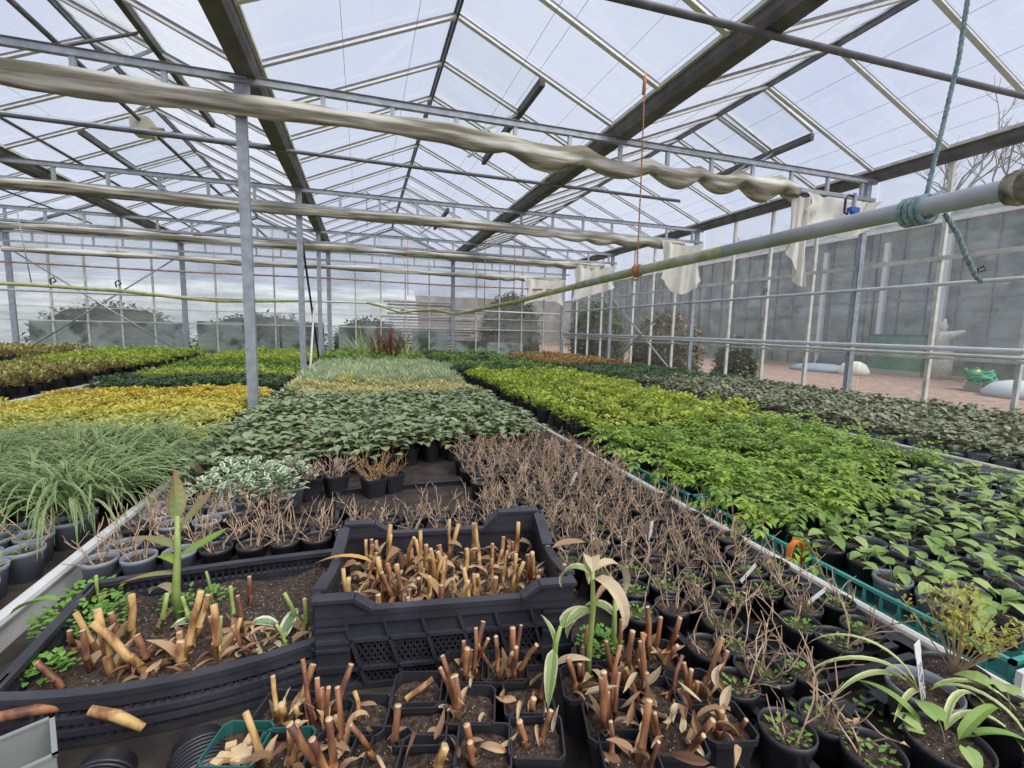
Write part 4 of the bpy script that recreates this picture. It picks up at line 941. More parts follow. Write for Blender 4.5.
# withered variegated shoots
L_VSH = leafmat('striped_withered_leaf', [(.24, .38, .12), (.34, .44, .18)], .5, .3, edge=(.66, .62, .38), ew=.15)
def shoot(loc, label, spec, stem, sm=STEMG):
    t = thing('withered_shoot', label, 'plant shoot', loc, 0, None)
    q = MB(); q.tube([Vector(p) for p in stem], [.006]*(len(stem)-1)+[.0035], 8); q.build('stem', sm, t, True)
    for p, yaw, el, L, W, bend, mt, tw in spec:
        q = MB(); q.leaf(p, yaw, el, L, W, bend, .45, 8, .62, 0, twist=tw); q.build('leaf', mt, t)
    return t
base = g(588, 680, BED+.075)
shoot(base, 'withered shoot with drooping tan and striped leaves right of the black crate', [
    ((.00, 0, .22), 2.6, .9, .10, .030, 3.0, L_VSH, .3), ((.0, 0, .235), 1.2, .6, .13, .034, 3.2, DEADP, .2), ((.0, 0, .235), .1, .5, .15, .030, 3.0, DEADP, -.3), ((.0, .0, .22), -1.2, .4, .14, .030, 2.6, DEADP, .5), ((0, 0, .15), 3.4, .5, .09, .024, 2.4, L_VSH, 0)],
    [(0, 0, 0), (.0, .0, .08), (.004, 0, .16), (0, 0, .235)], STEMG)
base = g(553, 690, BED+.075)
shoot(base, 'short shoot bearing one cream-striped leaf, in front of the black crate', [
    ((.012, 0, .13), .1, .75, .085, .034, 1.2, L_VSH, .3), ((.0, 0, .10), 2.2, 1.3, .06, .016, .8, L_VSH, .2), ((-.002, 0, .09), -2.1, -.7, .10, .026, .6, L_VSH, .2), ((0, 0, .05), -.4, .8, .08, .016, 1.2, DEADP, .8)],
    [(0, 0, 0), (.0, 0, .05), (.002, 0, .10), (.012, 0, .135)], STEMG)
base = g(612, 655, BED+.08)
shoot(base, 'pale green cut shoot standing in the weedy square pot', [((0, 0, .09), 2.4, .8, .08, .03, 1.8, L_VSH, 0), ((.0, 0, .15), 3.6, 1.0, .1, .02, 2.6, DEADL, .4)], [(0, 0, 0), (.002, 0, .06), (.0, 0, .15)], STEMG)
# ---------------------------------------------------------------- the black crate
def crate(name, c, sx, sy, h, rz, label, lattice, raised, fill, z0=BED+.002):
    t = thing(name, label, 'crate', (c[0], c[1], z0), rz); hx, hy = sx/2, sy/2
    MB().box((0, 0, .006), (sx-.03, sy-.03, .012)).build('base_panel', CRATEP, t)
    def side(L, ht, d2, end, tp=.012):
        """side panel along local x, facing -y, L long"""
        q = MB(); n = 5; ns_ = 1 if lattice else 14
        def rl(c, d):
            for i in range(ns_): q.box((-L/2+L*(i+.5)/ns_, c[1], c[2]), (L/ns_+.0004, d[1], d[2]))
        rl((0, 0, ht-.006), (L, .022, .012)); rl((0, -.006, ht-.016), (L, .006, .03)); rl((0, 0, .006), (L, .014, .012))
        if lattice:
            q.box((0, -.002, ht*.62), (L, .016, .008)); q.box((0, -.002, ht*.26), (L, .016, .008))
            for s in (-1, 1):
                q.box((s*(L/2-.035), 0, ht/2), (.07, .006, ht))
                for zz in (.3, .52, .78): q.box((s*(L/2-.035), -.006, ht*zz), (.07, .010, .006))
            for k in range(n+1):
                x = -L/2+.08+(L-.16)*k/n; q.bar((x+.022, -.004, .01), (x-.022, -.004, ht-.02), .012, .007, up=(1, 0, 0))
            s_ = .013
            for z0_, z1_ in ((ht*.28, ht*.61), (ht*.03, ht*.24)):
                k = -int(L/2/s_)-6
                while k*s_ < L/2:
                    for sg in (1, -1):
                        xa = k*s_; xb = xa+sg*(z1_-z0_)*.62
                        lo, hi = -L/2+.07, L/2-.07
                        if lo < min(xa, xb) and max(xa, xb) < hi: q.bar((xa, 0, z0_), (xb, 0, z1_), .0035, .004, up=(0, 1, 0))
                    k += 1
            q.box((0, .002, ht*.80), (L-.05, .004, ht*.30))
        else:
            rl((0, -.004, ht*.56), (L, .016, .012)); rl((0, -.004, ht*.28), (L, .016, .012))
            k = 0; x = -L/2+.006
            while x < L/2:
                q.box((x, 0, ht/2), (.0055, .006, ht-.01)); x += .0165; k += 1
            for s in (-1, 1): q.box((s*(L/2-.03), 0, ht/2), (.06, .005, ht))
        return q
    def place(q, x, y, a):
        ca, sa = math.cos(a), math.sin(a); q.v = [(x+v[0]*ca-v[1]*sa, y+v[0]*sa+v[1]*ca, v[2]) for v in q.v]; return q
    bow = 0
    for (x, y, a, L) in ((0, -hy, 0, sx), (0, hy, PI, sx), (hx, 0, PI/2, sy), (-hx, 0, -PI/2, sy)):
        q = place(side(L, h, 0, 0), x, y, a)
        if not lattice:                       # the tired sides belly out and sag
            q.v = [(vx, vy+(.035 if y > 0 else -.035 if y < 0 else 0)*(1-(vx/hx)**2) if abs(vx) <= hx else vy, vz-(.012*(1-(vx/hx)**2) if vz > h*.5 and y != 0 else 0)) for vx, vy, vz in q.v]
        q.build('side_panel', CRATEP, t)
    if raised:
        for sx_ in (-1, 1):
            for sy_ in (-1, 1):
                q = MB(); hh = raised if not (sx_ == 1 and sy_ == 1) else raised*1.6; Lc = .09 if not (sx_ == 1 and sy_ == 1) else .13
                b = len(q.v)
                for yy in (-.008, .008):
                    q.v += [(sx_*hx, sy_*hy+yy, h-.02), (sx_*(hx-Lc-.03), sy_*hy+yy, h-.02), (sx_*(hx-Lc-.03), sy_*hy+yy, h), (sx_*(hx-Lc+.01), sy_*hy+yy, h+hh), (sx_*hx, sy_*hy+yy, h+hh)]
                q.face((0, 1, 2, 3, 4)); q.face((9, 8, 7, 6, 5))
                for k in range(5): q.face((k, (k+1) % 5, 5+(k+1) % 5, 5+k))
                q.bar((sx_*(hx-Lc-.03), sy_*(hy+.004), h), (sx_*(hx-Lc+.01), sy_*(hy+.004), h+hh), .03, .008, up=(0, 0, 1)); q.bar((sx_*(hx-Lc+.01), sy_*(hy+.004), h+hh), (sx_*(hx+.005), sy_*(hy+.004), h+hh), .03, .008)
                # end wall wing sloping down from the corner
                b = len(q.v)
                for xx in (-.006, .006):
                    q.v += [(sx_*hx+xx, sy_*hy, h-.02), (sx_*hx+xx, sy_*(hy-.17), h-.02), (sx_*hx+xx, sy_*(hy-.15), h+.004), (sx_*hx+xx, sy_*(hy-.03), h+hh)]+[(sx_*hx+xx, sy_*hy, h+hh)]
                q.face([b+i for i in range(5)]); q.face([b+9-i for i in range(5)])
                for k in range(5): q.face((b+k, b+(k+1) % 5, b+5+(k+1) % 5, b+5+k))
                q.bar((sx_*hx, sy_*(hy-.03), h+hh), (sx_*hx, sy_*(hy-.15), h+.004), .03, .008)
                q.build('corner_post', CRATEP, t)
    # compost surface
    q = MB(); nx, ny = 22, 14; R_ = random.Random(3)
    for j in range(ny+1):
        for i in range(nx+1): q.v.append((-hx+.015+(sx-.03)*i/nx, (-hy+.012+(sy-.024)*j/ny)*1., fill+R_.uniform(-.006, .008)+.008*math.sin(i*.7)*math.cos(j*.9)))
    for j in range(ny):
        for i in range(nx): b = j*(nx+1)+i; q.face((b, b+1, b+nx+2, b+nx+1))
    q.build('compost', SOIL, t, True)
    MB().box((0, 0, (fill-.012)/2+.008), (sx-.035, sy-.035, fill-.02)).build('compost_body', SOIL, t)
    return t
H2 = .185
bl, br, fr, fl = g(333, 545, BED+H2), g(541, 522, BED+H2), g(560, 588, BED+H2), g(322, 606, BED+H2)
cc = (bl+br+fr+fl)/4; print('crate', bl, br, fr, fl)
ang = math.atan2((fr-fl).y, (fr-fl).x)
CR = crate('vented_crate', (cc.x+.005, cc.y), .565, .38, H2, ang, 'black lattice-sided crate packed with cut tan canes, in the middle of the foreground', True, .028, .095)
cl = crate('slotted_crate', (-.36, 1.225), .60, .40, .115, .05, 'low black slotted crate of compost, canes and weeds at the lower left', False, 0, .062)

# canes standing in the black crate: each cane a thing
def canes_in(root, n, hx, hy, z, hr, rr, seed, m, label, group, lean=.42, name='cut_cane'):
    st = rnd.getstate(); rnd.seed(seed)
    Mx = Matrix.Translation(root.location) @ Matrix.Rotation(root.rotation_euler.z, 4, 'Z')
    for i in range(n):
        x, y = U(-hx, hx), U(-hy, hy); h = U(*hr); p = Mx @ Vector((x, y, z-.01))
        t = thing(name, label, 'plant stem', p, U(0, 6.28), group); q = MB()
        cane(q, (0, 0, 0), h, U(*rr), U(0, lean), U(0, 6.28), 0, 1); q.build('cane', [m[0], CUT], t, True)
        if rnd.random() < .75:
            q = MB(); sheath(q, (0, 0, 0), U(0, 6.28), h*U(.4, .9), U(.018, .032), 0, U(.1, .5)); q.build('bract', m[1], t)
        if rnd.random() < .35:
            q = MB(); sheath(q, (0, 0, h*.5), U(0, 6.28), U(.03, .06), U(.015, .028), 0, U(.8, 1.6)); q.build('bract', m[1], t)
    rnd.setstate(st)
canes_in(CR, 58, .25, .155, .095, (.05, .15), (.0042, .0075), 11, (STEMY, DEADL), 'cut tan cane standing in the black lattice crate', 'cut canes in the black lattice crate')
canes_in(CR, 16, .25, .155, .095, (.05, .10), (.005, .008), 12, (STEMB, DEADP), 'red-brown cut cane standing in the black lattice crate', 'red-brown canes in the lattice crate')
q = MB()
for i in range(150):
    curly(q, (U(-.25, .25), U(-.16, .16), .10+U(0, .02)), U(.025, .06), U(.008, .018), 0 if rnd.random() < .6 else 1)
o = q.build('leaf_litter', [DEADL, DEADP]); o.location = CR.location; o.rotation_euler = CR.rotation_euler
tag(o, 'dry fallen leaf scraps lying over the compost in the black lattice crate', 'leaf litter', kind='stuff')
q = MB(); q.leaf((0, 0, 0), PI*.98, .45, .14, .024, .9, .4, 8, .7, 0, twist=.4); o = q.build('dead_leaf', leafmat('amber_leaf', [(.68, .36, .10), (.72, .42, .14)], .6, .25)); o.location = g(372, 562, BED+H2+.03)
tag(o, 'amber dead leaf folded over the left rim of the lattice crate', 'leaf')
q = MB(); q.leaf((0, 0, 0), 0, .3, .10, .02, .6, .5, 6, .7, 0, twist=.8); o = q.build('dead_leaf', DEADL); o.location = g(552, 548, BED+H2+.03)
tag(o, 'curled brown dead leaf over the right end of the lattice crate', 'leaf')

# canes in the left crate: by their places in the photo
zc = BED+.066
cl_list = [(205, 690, .0, .13, .010, 'y'), (135, 690, .55, .15, .011, 'y'), (112, 676, .1, .15, .010, 'y'), (165, 700, .0, .06, .013, 'y'), (90, 670, .1, .09, .008, 'b'), (60, 690, .5, .07, .008, 'b'), (176, 680, -.25, .17, .009, 'y'), (195, 640, -.3, .11, .009, 'y'),
           (222, 655, 0, .09, .006, 'g'), (235, 625, .05, .10, .006, 'g'), (243, 640, .05, .11, .006, 'b'), (250, 606, 0, .08, .007, 'b'), (290, 650, .4, .07, .005, 'g'), (302, 628, .35, .10, .006, 'g'), (306, 634, 0, .09, .006, 'g'), (212, 600, .1, .08, .005, 'g'), (100, 605, .05, .08, .005, 'g'), (130, 645, -.1, .12, .010, 'y'), (120, 640, .2, .07, .009, 'b'), (245, 662, .3, .08, .006, 'b'), (150, 668, .25, .08, .009, 'b'), (182, 662, .0, .07, .008, 'y'), (100, 655, .35, .11, .008, 'y'), (215, 640, .15, .06, .006, 'b'), (160, 630, -.2, .09, .007, 'g'), (232, 648, -.3, .07, .006, 'y'), (75, 655, .1, .06, .007, 'b'), (190, 622, .2, .07, .006, 'g')]
words_ = {'y': 'thick tan', 'b': 'red-brown', 'g': 'slim green'}
for i, (px, py, le, h, r, kd) in enumerate(cl_list):
    p = g(px, py, zc); p.y = max(p.y, 1.075); r *= .8; t = thing('cut_cane', words_[kd]+' cut cane standing in the low slotted crate', 'plant stem', p, 0, words_[kd]+' canes in the slotted crate'); q = MB()
    cane(q, (0, 0, 0), h, r, abs(le), PI if le > 0 else 0, 0, 1, 10); q.build('cane', [{'y': STEMY, 'b': STEMB, 'g': STEMG}[kd], CUT], t, True)
    if i % 2 == 0: q = MB(); sheath(q, (0, 0, 0), U(0, 6.28), h*U(.4, .7), .03, 0, U(.1, .6)); q.build('bract', DEADL, t)
def patch(px, py, rad, n, m, label, L=.016, z=zc, cat='weeds', h=.03, name='weed_patch'):
    q = MB()
    if name == 'leaf_litter':
        for _ in range(n): a = U(0, 6.28); rr = rad*math.sqrt(rnd.random()); curly(q, (rr*math.cos(a), rr*.6*math.sin(a), U(.0, h)), L*U(.5, 1.1), L*U(.14, .28))
        n = 0
    for _ in range(n): a = U(0, 6.28); rr = rad*math.sqrt(rnd.random()); q.leaf((rr*math.cos(a), rr*.7*math.sin(a), U(.004, h)), a+U(-1, 1), U(0, .8), L*U(.7, 1.2), L*.8, .5, .15, 2, .7)
    o = q.build(name, m); o.location = g(px, py, z); return tag(o, label, cat, kind='stuff')
patch(85, 628, .09, 260, L_WEED, 'bright green weeds in the left end of the slotted crate', h=.05)
patch(95, 600, .06, 120, L_WEED, 'weeds along the back rim of the slotted crate', h=.04)
patch(48, 675, .05, 90, L_WEED, 'small weeds at the near left corner of the slotted crate')
patch(195, 605, .08, 90, L_WEED, 'scattered weeds behind the tall shoot in the slotted crate')
patch(200, 655, .13, 70, DEADL, 'dead leaf scraps among the canes of the slotted crate', L=.05, cat='leaf litter', h=.02, name='leaf_litter')
patch(275, 640, .11, 30, DEADP, 'pale dead leaf scraps at the right end of the slotted crate', L=.04, cat='leaf litter', h=.015, name='leaf_litter')
# tall shoot with five leaves
b0 = g(170, 645, zc); top = .30
L_CAN = leafmat('ageing_leaf', [(.22, .30, .10), (.30, .36, .14)], .5, .3, edge=(.36, .22, .12), ew=.10, tip=(.38, .20, .10))
def tall(loc):
    t = thing('tall_shoot', 'tall yellow-green shoot with browning leaves standing in the slotted crate', 'plant shoot', loc)
    q = MB(); q.tube([(0, 0, 0), (.0, 0, .08), (.008, 0, .17), (.012, 0, .26)], [.010, .009, .007, .005], 10); q.build('stem', STEMG, t, True)
    for p, yaw, el, L, W, bend, tw, m in [((.010, 0, .25), 1.9, 1.45, .13, .042, .25, 1.3, L_CAN), ((.01, 0, .22), .25, .85, .125, .03, -.1, .9, L_CAN), ((.008, 0, .18), PI-.25, .35, .11, .042, .2, .3, L_CAN), ((.006, 0, .155), .25, .35, .12, .034, -.25, .4, L_MID), ((.002, 0, .14), 2.9, .9, .05, .03, 1.2, 0., L_BRIGHT), ((.002, 0, .115), PI+.2, .15, .11, .032, .3, .3, L_CAN), ((.0, 0, .06), 2.6, .7, .10, .028, 1.9, .3, DEADP)]:
        q = MB(); q.leaf(p, yaw, el, L, W, bend, .35, 8, .75, 0, twist=tw); q.build('leaf', m, t)
tall(g(178, 618, zc))
for (px, py, z, yaw, el, L, W, m, lb) in [(60, 600, zc+.07, PI, .2, .10, .03, L_MID, 'green leaf reaching over the back left rim of the slotted crate'), (170, 628, zc, .4, .1, .10, .03, L_VAR, 'pale striped fallen leaf in the middle of the slotted crate'), (250, 625, zc+.01, .1, .1, .07, .03, L_VAR, 'pale green folded leaf in the slotted crate, right of the canes'),
        (283, 640, zc, 1.2, .9, .08, .03, L_VAR, 'twisted green and brown leaf near the right end of the slotted crate')]:
    q = MB(); q.leaf((0, 0, 0), yaw, el, L, W, 1.0, .5, 6, .75, 0, twist=.5); o = q.build('fallen_leaf', m); o.location = g(px, py, z); tag(o, lb, 'leaf')
for px, py, a, L, kd, lb in [(40, 715, .35, .13, STEMB, 'fat brown cane piece lying across the near rim of the slotted crate'), (118, 722, -.1, .08, STEMY, 'short yellow cane piece lying below the slotted crate rim')]:
    q = MB(); q.tube([(-L/2, .01, .03), (0, 0, .012), (L/2, -.02, -.01)], [.008, .010, .007], 10, 0, True, 1); o = q.build('cane_piece', [kd, CUT], None, True); o.location = g(px, py, BED+.08); o.rotation_euler.z = a+.25; tag(o, lb, 'plant stem')

# nested stacks of pots lying at the lower left
def potstack(px, py, label, n, yaw, tilt, m2):
    c = g(px, py, BED+.05); t = thing('pot_stack', label, 'pots', c, yaw); 
    for i in range(n):
        q = MB(); q.lathe([(.001, .005), (.040, .006), (.043, .030), (.0475, .031), (.0475, .0345), (.044, .035), (.042, .030), (.001, .012)], 26)
        me = q.mesh('nested_pot', m2 if i > n//2 else BLACKP, True); o = link('nested_pot', me, t); o.location = (0, -i*.0072*math.cos(tilt), -i*.0072*math.sin(tilt)); o.rotation_euler = (PI/2+tilt, 0, 0)
potstack(198, 742, 'stack of nested black and brown pots lying on its side, right one of two', 12, .35, .15, mat('brown_pot_plastic', (.14, .10, .09), .5))
potstack(112, 762, 'stack of nested black pots lying on its side, left one of two', 10, .0, .15, BLACKP)
t = thing('empty_pot', 'empty grey square pot tipped at the lower left corner', 'pot', g(14, 800, BED+.03), .5); q = MB()
for s in (-1, 1): q.box((s*.05, 0, .04), (.003, .1, .08)); q.box((0, s*.05, .04), (.1, .003, .08)); q.box((s*.05, 0, .08), (.007, .107, .004)); q.box((0, s*.05, .08), (.107, .007, .004))
q.box((0, 0, .001), (.1, .1, .003)); q.build('pot_wall', mat('translucent_grey', (.25, .26, .25), .4), t)

# ---------------------------------------------------------------- twiggy round pots
taken = [g(px, py, BED+.085) for px, py, *_ in fore]
spots = [(771, 670), (804, 667), (787, 730), (827, 718), (873, 752), (708, 647), (734, 643), (736, 682), (757, 667), (722, 622), (838, 640), (800, 622)]
big = [(924, 688), (948, 739), (955, 670), (1013, 712)]
bigp = [g(a, b, BED+.1) for a, b in big]
rp = []
for px, py in spots:
    p = g(px, py, BED+.09); rp.append((p.x, p.y))
nspot = len(rp)
def clear(x, y, d=.088): return all((x-q[0])**2+(y-q[1])**2 > d*d for q in rp) and all((x-q.x)**2+(y-q.y)**2 > .09**2 for q in taken) and all((x-q.x)**2+(y-q.y)**2 > .12**2 for q in bigp)
def incrate(x, y): return (.0-.16 < x < .60 and y < 1.56 and y > 1.0-.1) or (x < .0 and y < 1.50)
y = .66; r_ = 0
while y < 2.70:
    x = .50+(.05 if r_ % 2 else 0)
    while x < 1.22:
        a, b = x+U(-.008, .008), y+U(-.008, .008)
        inv = (b < edge(a)-.07) and not incrate(a, b) and in_view(a, b)
        hole = (.76 < a and b < .60)
        if inv and clear(a, b) and not (b < .98 and a < .62) and not hole: rp.append((a, b))
        x += .1
    y += .098; r_ += 1
seen_l = []
for x, y in grid(-.80, .50, 1.56, 1.80, .1, .006)+grid(-.80, -.28, 1.80, 2.12, .102, .006):
    if not incrate(x, y) and y < edge(x)-.10: seen_l.append((x, y))
for i, (x, y) in enumerate(rp):
    lb = ('round black pot with weeds and a few bare twigs near the striped lilies', 'near twiggy pots') if y < 1.25 else ('round black pot of bare branching twigs right of the black crate', 'bare twig pots by the pale tube')
    v = rnd.choice(V['twigw'] if (y < 1.2 and rnd.random() < .6) else V['twig'])
    potted('potted_twig', lb[0], 'potted plant', lb[1], POT_B, SO[1 if rnd.random() < .5 else 0], v, (x, y, BED+.004), sc=rnd.uniform(.98, 1.05)*(1. if y < 1.3 else 1.03), folname='branching')
for x, y in seen_l:
    potted('potted_twig', 'round pot of bare twigs behind the slotted crate, left of the brown mat', 'potted plant', 'bare twig pots behind the crates', POT_G if (x < -.5 and rnd.random() < .7) else POT_B, SO[0], rnd.choice(V['twig']), (x, y, BED+.004), folname='branching')
# pink twig tufts
for x, y, v, lb in [(-.21, 2.16, 'ptwig', 'pinkish tuft beside the dark leaves, left of two'), (-.10, 2.18, 'ptwig', 'pinkish tuft beside the dark leaves, right of two'), (.07, 2.10, 'otwig', 'russet tuft left of the empty tray, nearer one'), (.15, 2.14, 'otwig', 'russet tuft left of the empty tray, by the gap')]:
    potted('twiggy_shrub', lb+', in a black pot', 'potted plant', None, POT_S, SO_S, V[v][0], (x-.03, y+.08, BED+.004), folname='branching', sc=1.1)
for x, y in grid(.50, .86, 2.0, 2.62, .098, .008)+grid(.90, 1.2, 1.9, 2.7, .098, .008):
    if y < edge(x)+.02 and clear(x, y, .06): potted('twiggy_shrub', 'dense pinkish-brown twig tuft in the tray in front of the dark leaves, right half', 'potted plant', 'pinkish tufts near the pale tube', POT_B, SO[0], rnd.choice(V['ptwig']), (x, y, BED+.004), folname='branching')
for x, y in grid(-.62, -.26, 1.98, 2.34, .115, .01):
    potted('variegated_shrub', 'white-edged leafy plant at the front left of the dark green block', 'potted plant', 'white-edged plants', POT_G, SO[0], rnd.choice(V['var']), (x, y, BED+.004), sc=1.05)

# ---- big grey pots at the right
LS = leafmat('cream_striped_strap', [(.34, .46, .14), (.42, .52, .2)], .4, .3, edge=(.72, .72, .38), ew=.22)
def strap(t, specs, name='strap_leaf'):
    for p, yaw, el, L, W, bend, m, cu in specs:
        q = MB(); q.leaf(p, yaw, el, L, W, bend, .5, 12, .55, 0, curl=cu); q.build(name, m, t)
t = potted('striped_lily', 'large grey round pot with cream-striped strap leaves and a white plant label', 'potted plant', None, POT_L, SO_L, None, (bigp[0].x, bigp[0].y, BED), 0)
strap(t, [((-.01, 0, .09), 2.75, .95, .26, .015, 2.1, LS, -.2), ((-.01, .01, .09), 2.9, .8, .21, .016, 1.9, LS, .1), ((.0, .0, .09), 3.3, .55, .15, .012, 1.2, LS, .2), ((0, .01, .09), 2.2, 1.1, .24, .012, 2.2, LS, .2), ((.02, 0, .09), -.6, .9, .2, .012, 2.6, LS, -.3), ((.02, 0, .09), -1.0, .9, .2, .012, 2.6, LS, -.6)])
q = MB(); q.box((0, 0, .05), (.018, .0012, .12)); q.box((0, 0, .122), (.022, .0014, .03)); o = q.build('plant_label', LABELW); o.location = (bigp[0].x-.012, bigp[0].y-.01, BED+.075); o.rotation_euler = (-.1, -.22, .2)
q = MB(); q.box((0, -.001, .05), (.012, .0006, .085)); o2 = q.build('printed_strip', mat('label_print', (.12, .13, .12), .5, 0, (.6, .62, .6), 120, lo=.45, hi=.55), o)
tag(o, 'white tapering plant label with dark print stuck in the striped lily pot', 'label')
t = potted('striped_lily', 'round black pot with small green leaves and striped blades trailing to the bottom edge', 'potted plant', None, POT_BL, SO_L, V['heart'][1], (bigp[1].x, bigp[1].y, BED), 0)
strap(t, [((.03, .02, .09), .5, .9, .22, .012, 2.6, LS, -1.2), ((.03, .02, .09), .1, .7, .2, .012, 2.4, LS, -1.6), ((.03, 0, .09), 0, .8, .16, .02, 1.6, L_MID, .2), ((.0, .04, .09), 1.9, .8, .12, .018, 1.4, L_MID, 0), ((.05, .0, .09), -.5, .6, .12, .016, 1.4, L_MID, 0)])
t = potted('yellowing_shrub', 'black pot with a yellow-green feathery shoot rising over the pale tube', 'potted plant', None, POT_BL, SO_L, None, (bigp[2].x, bigp[2].y, BED), 0)
L_YEL = leafmat('yellowing_leaf', [(.38, .42, .08), (.55, .50, .10), (.30, .40, .10)], .5, .3)
q = MB(); qs = MB(); R_ = random.Random(77)
for i in range(20):
    a = R_.uniform(0, 6.28); le = R_.uniform(.05, .8); p = Vector((0, 0, .09)); d = Vector((math.cos(a)*math.sin(le)-.12, math.sin(a)*math.sin(le), math.cos(le))).normalized(); pts = [p+d*(.029*k) for k in range(7)]; qs.tube(pts, .0014, 4)
    for k in range(3, 7):
        for _ in range(9): e = Vector((R_.uniform(-1, 1), R_.uniform(-1, 1), R_.uniform(0, 1))).normalized(); c = pts[k]+e*.016; q.leaf(c, R_.uniform(0, 6.28), R_.uniform(.2, 1.2), .013, .006, .5, .2, 2, .8)
qs.build('stems', TWIG, t); q.build('foliage', L_YEL, t)
potted('leafy_pot', 'black pot with a few green leaves at the right edge of the view', 'potted plant', None, POT_BL, SO_L, V['heart'][3], (bigp[3].x, bigp[3].y, BED))
patch(885, 722, .07, 60, L_WEED, 'round-leaved weeds growing through the open cells of the near tray', z=BED+.01)
patch(950, 700, .05, 50, L_WEED, 'weeds between the big pots at the right', z=BED+.01)
patch(812, 735, .05, 90, L_WEED, 'fine weeds between the round pots at the bottom edge', z=BED+.05)
patch(665, 740, .16, 20, DEADL, 'curled brown leaf scraps strewn over the square pots', L=.06, z=BED+.095, h=.04, cat='leaf litter', name='leaf_litter')
patch(660, 705, .15, 12, DEADP, 'straw-coloured leaf scraps strewn over the square pots', L=.065, z=BED+.10, h=.04, cat='leaf litter', name='leaf_litter')
patch(480, 725, .14, 12, DEADL, 'brown leaf scraps among the square pots at the bottom', L=.045, z=BED+.085, h=.02, cat='leaf litter', name='leaf_litter')
patch(320, 745, .10, 12, DEADL, 'brown leaf scraps on the pots below the slotted crate', L=.05, z=BED+.085, h=.03, cat='leaf litter', name='leaf_litter')
for px, py, lb, tl in [(650, 536, 'white plant label in the twig pots right of the crate', 0), (572, 483, 'white plant label among the far pink twigs', .4), (744, 578, 'white label beside the pale tube', .9), (221, 500, 'white label in the grey pot of white-edged plants', .1), (337, 455, 'white label in the pinkish tuft', .1), (618, 605, 'white label standing in the weedy square pot', -.3), (812, 600, 'white label lying by the pale tube, nearest one', 1.2), (262, 392, 'small white label by the near post foot', .4), (88, 398, 'white label on the left bench', .3)]:
    o = MB().box((0, 0, .02), (.014, .0012, .07)).build('plant_label', LABELW); o.location = g(px, py, BED+.10); o.rotation_euler = (.1, tl, .2); tag(o, lb, 'label', None)

# ---------------------------------------------------------------- outside
NX = 24.0; GZ = -.11
t = thing('neighbour_glasshouse', 'tall grey glazed glasshouse standing across the gravel beyond the right wall', 'building', (NX, 0, 0))
q = MB()
for i in range(44): q.box((0, 2+i*1.15, 3.3), (.06, .07, 6.6))
for z in (1.6, 3.3, 5.0, 6.6): q.box((0, 27, z), (.07, 51, .08))
q.build('glazing_frame', mat('weathered_frame', (.20, .22, .23), .6), t)
MB().box((.05, 27, 3.3), (.02, 51, 6.6)).build('side_glazing', NGLASS, t)
q = MB()
for k in range(3):
    x0 = k*3.2; q.v += [(x0, 1, 6.6), (x0, 53, 6.6), (x0+1.6, 53, 7.3), (x0+1.6, 1, 7.3), (x0+3.2, 53, 6.6), (x0+3.2, 1, 6.6)]; b = k*6; q.face((b, b+1, b+2, b+3)); q.face((b+3, b+2, b+4, b+5))
q.build('roof_glazing', NGLASS, t)
MB().box((-.04, 27, 6.62), (.22, 51, .18)).build('eaves_gutter', ALU, t)
WP = mat('white_paint', (.62, .64, .66), .6)
for y in (11.0, 13.9, 16.4, 19.5): MB().box((-.15, y, 3.0), (.2, .2, 6.0)).build('white_post', WP, t)
p = g(908, 374, GZ)
t = thing('storage_tank', 'green tank with a pale strip at its foot, outside the right wall', 'tank', (p.x-.6, p.y, GZ))
MB().box((0, 0, .95), (1., 2.3, 1.6)).box((0, 0, 1.0), (1.03, 2.0, .05)).build('tank_body', mat('green_tank', (.07, .19, .12), .5, 0, (.12, .26, .18), 3), t); MB().box((0, 0, 1.78), (1.06, 2.36, .08)).build('tank_lid', DTEAL, t); MB().box((0, 0, .1), (1.1, 2.4, .2)).build('plinth', mat('plinth', (.4, .4, .36), .8), t)
p = g(966, 378, GZ); p.x -= 2
t = thing('garden_statue', 'pale stone garden ornament on a pedestal outside the right wall', 'statue', (p.x, p.y-.2, GZ)); t.scale = (.8, .8, .86); k = 1.6
MB().lathe([(.001, 0), (.42, 0), (.42, 1.1), (.36, 1.2), (.36, 1.55), (.46, 1.65), (.001, 1.66)], 14).build('pedestal', mat('pale_stone', (.45, .45, .40), .8, 0, (.6, .6, .54), 6), t, True)
MB().tube([(-.05, -.8, 2.3), (0, -.1, 2.05), (0, .5, 2.1)], [.07, .26, .12], 10).tube([(0, .1, 1.6), (0, .1, 2.3)], [.3, .2], 10).tube([(0, .15, 2.3), (0, .15, 2.55), (0, .1, 2.9)], [.16, .18, .03], 10).build('figure', bpy.data.materials['pale_stone'], t, True)
p = g(982, 392, GZ)
t = thing('heaped_hose', 'heap of green hose and clear sheeting on the gravel outside', 'hose', (p.x, p.y, GZ), -.6); t.scale = (.62, .62, .62)
q = MB()
for k in range(6): q.tube([(.5*math.cos(a)*U(.7, 1.1), .8*math.sin(a)*U(.8, 1.1)+.1*k, .5+.1*k+.12*math.sin(3*a+k)+U(-.08, .08)) for a in [2*PI*j/14 for j in range(15)]], .07, 6)
q.build('hose_coil', mat('green_hose', (.04, .30, .18), .5), t, True)
MB().box((0, 0, .25), (.9, 1.2, .5)).build('support_crate', mat('faded_crate', (.30, .28, .25), .8), t)
MB().tube([(0, .9, .8), (.05, 1.1, .5), (0, 1.3, .1)], [.14, .2, .22], 8).build('sheeting', LABELW, t, True); MB().tube([(0, .5, 1.0), (.0, .8, .95)], .13, 8).build('yellow_part', mat('yellow_plastic', (.7, .55, .08), .5), t, True)
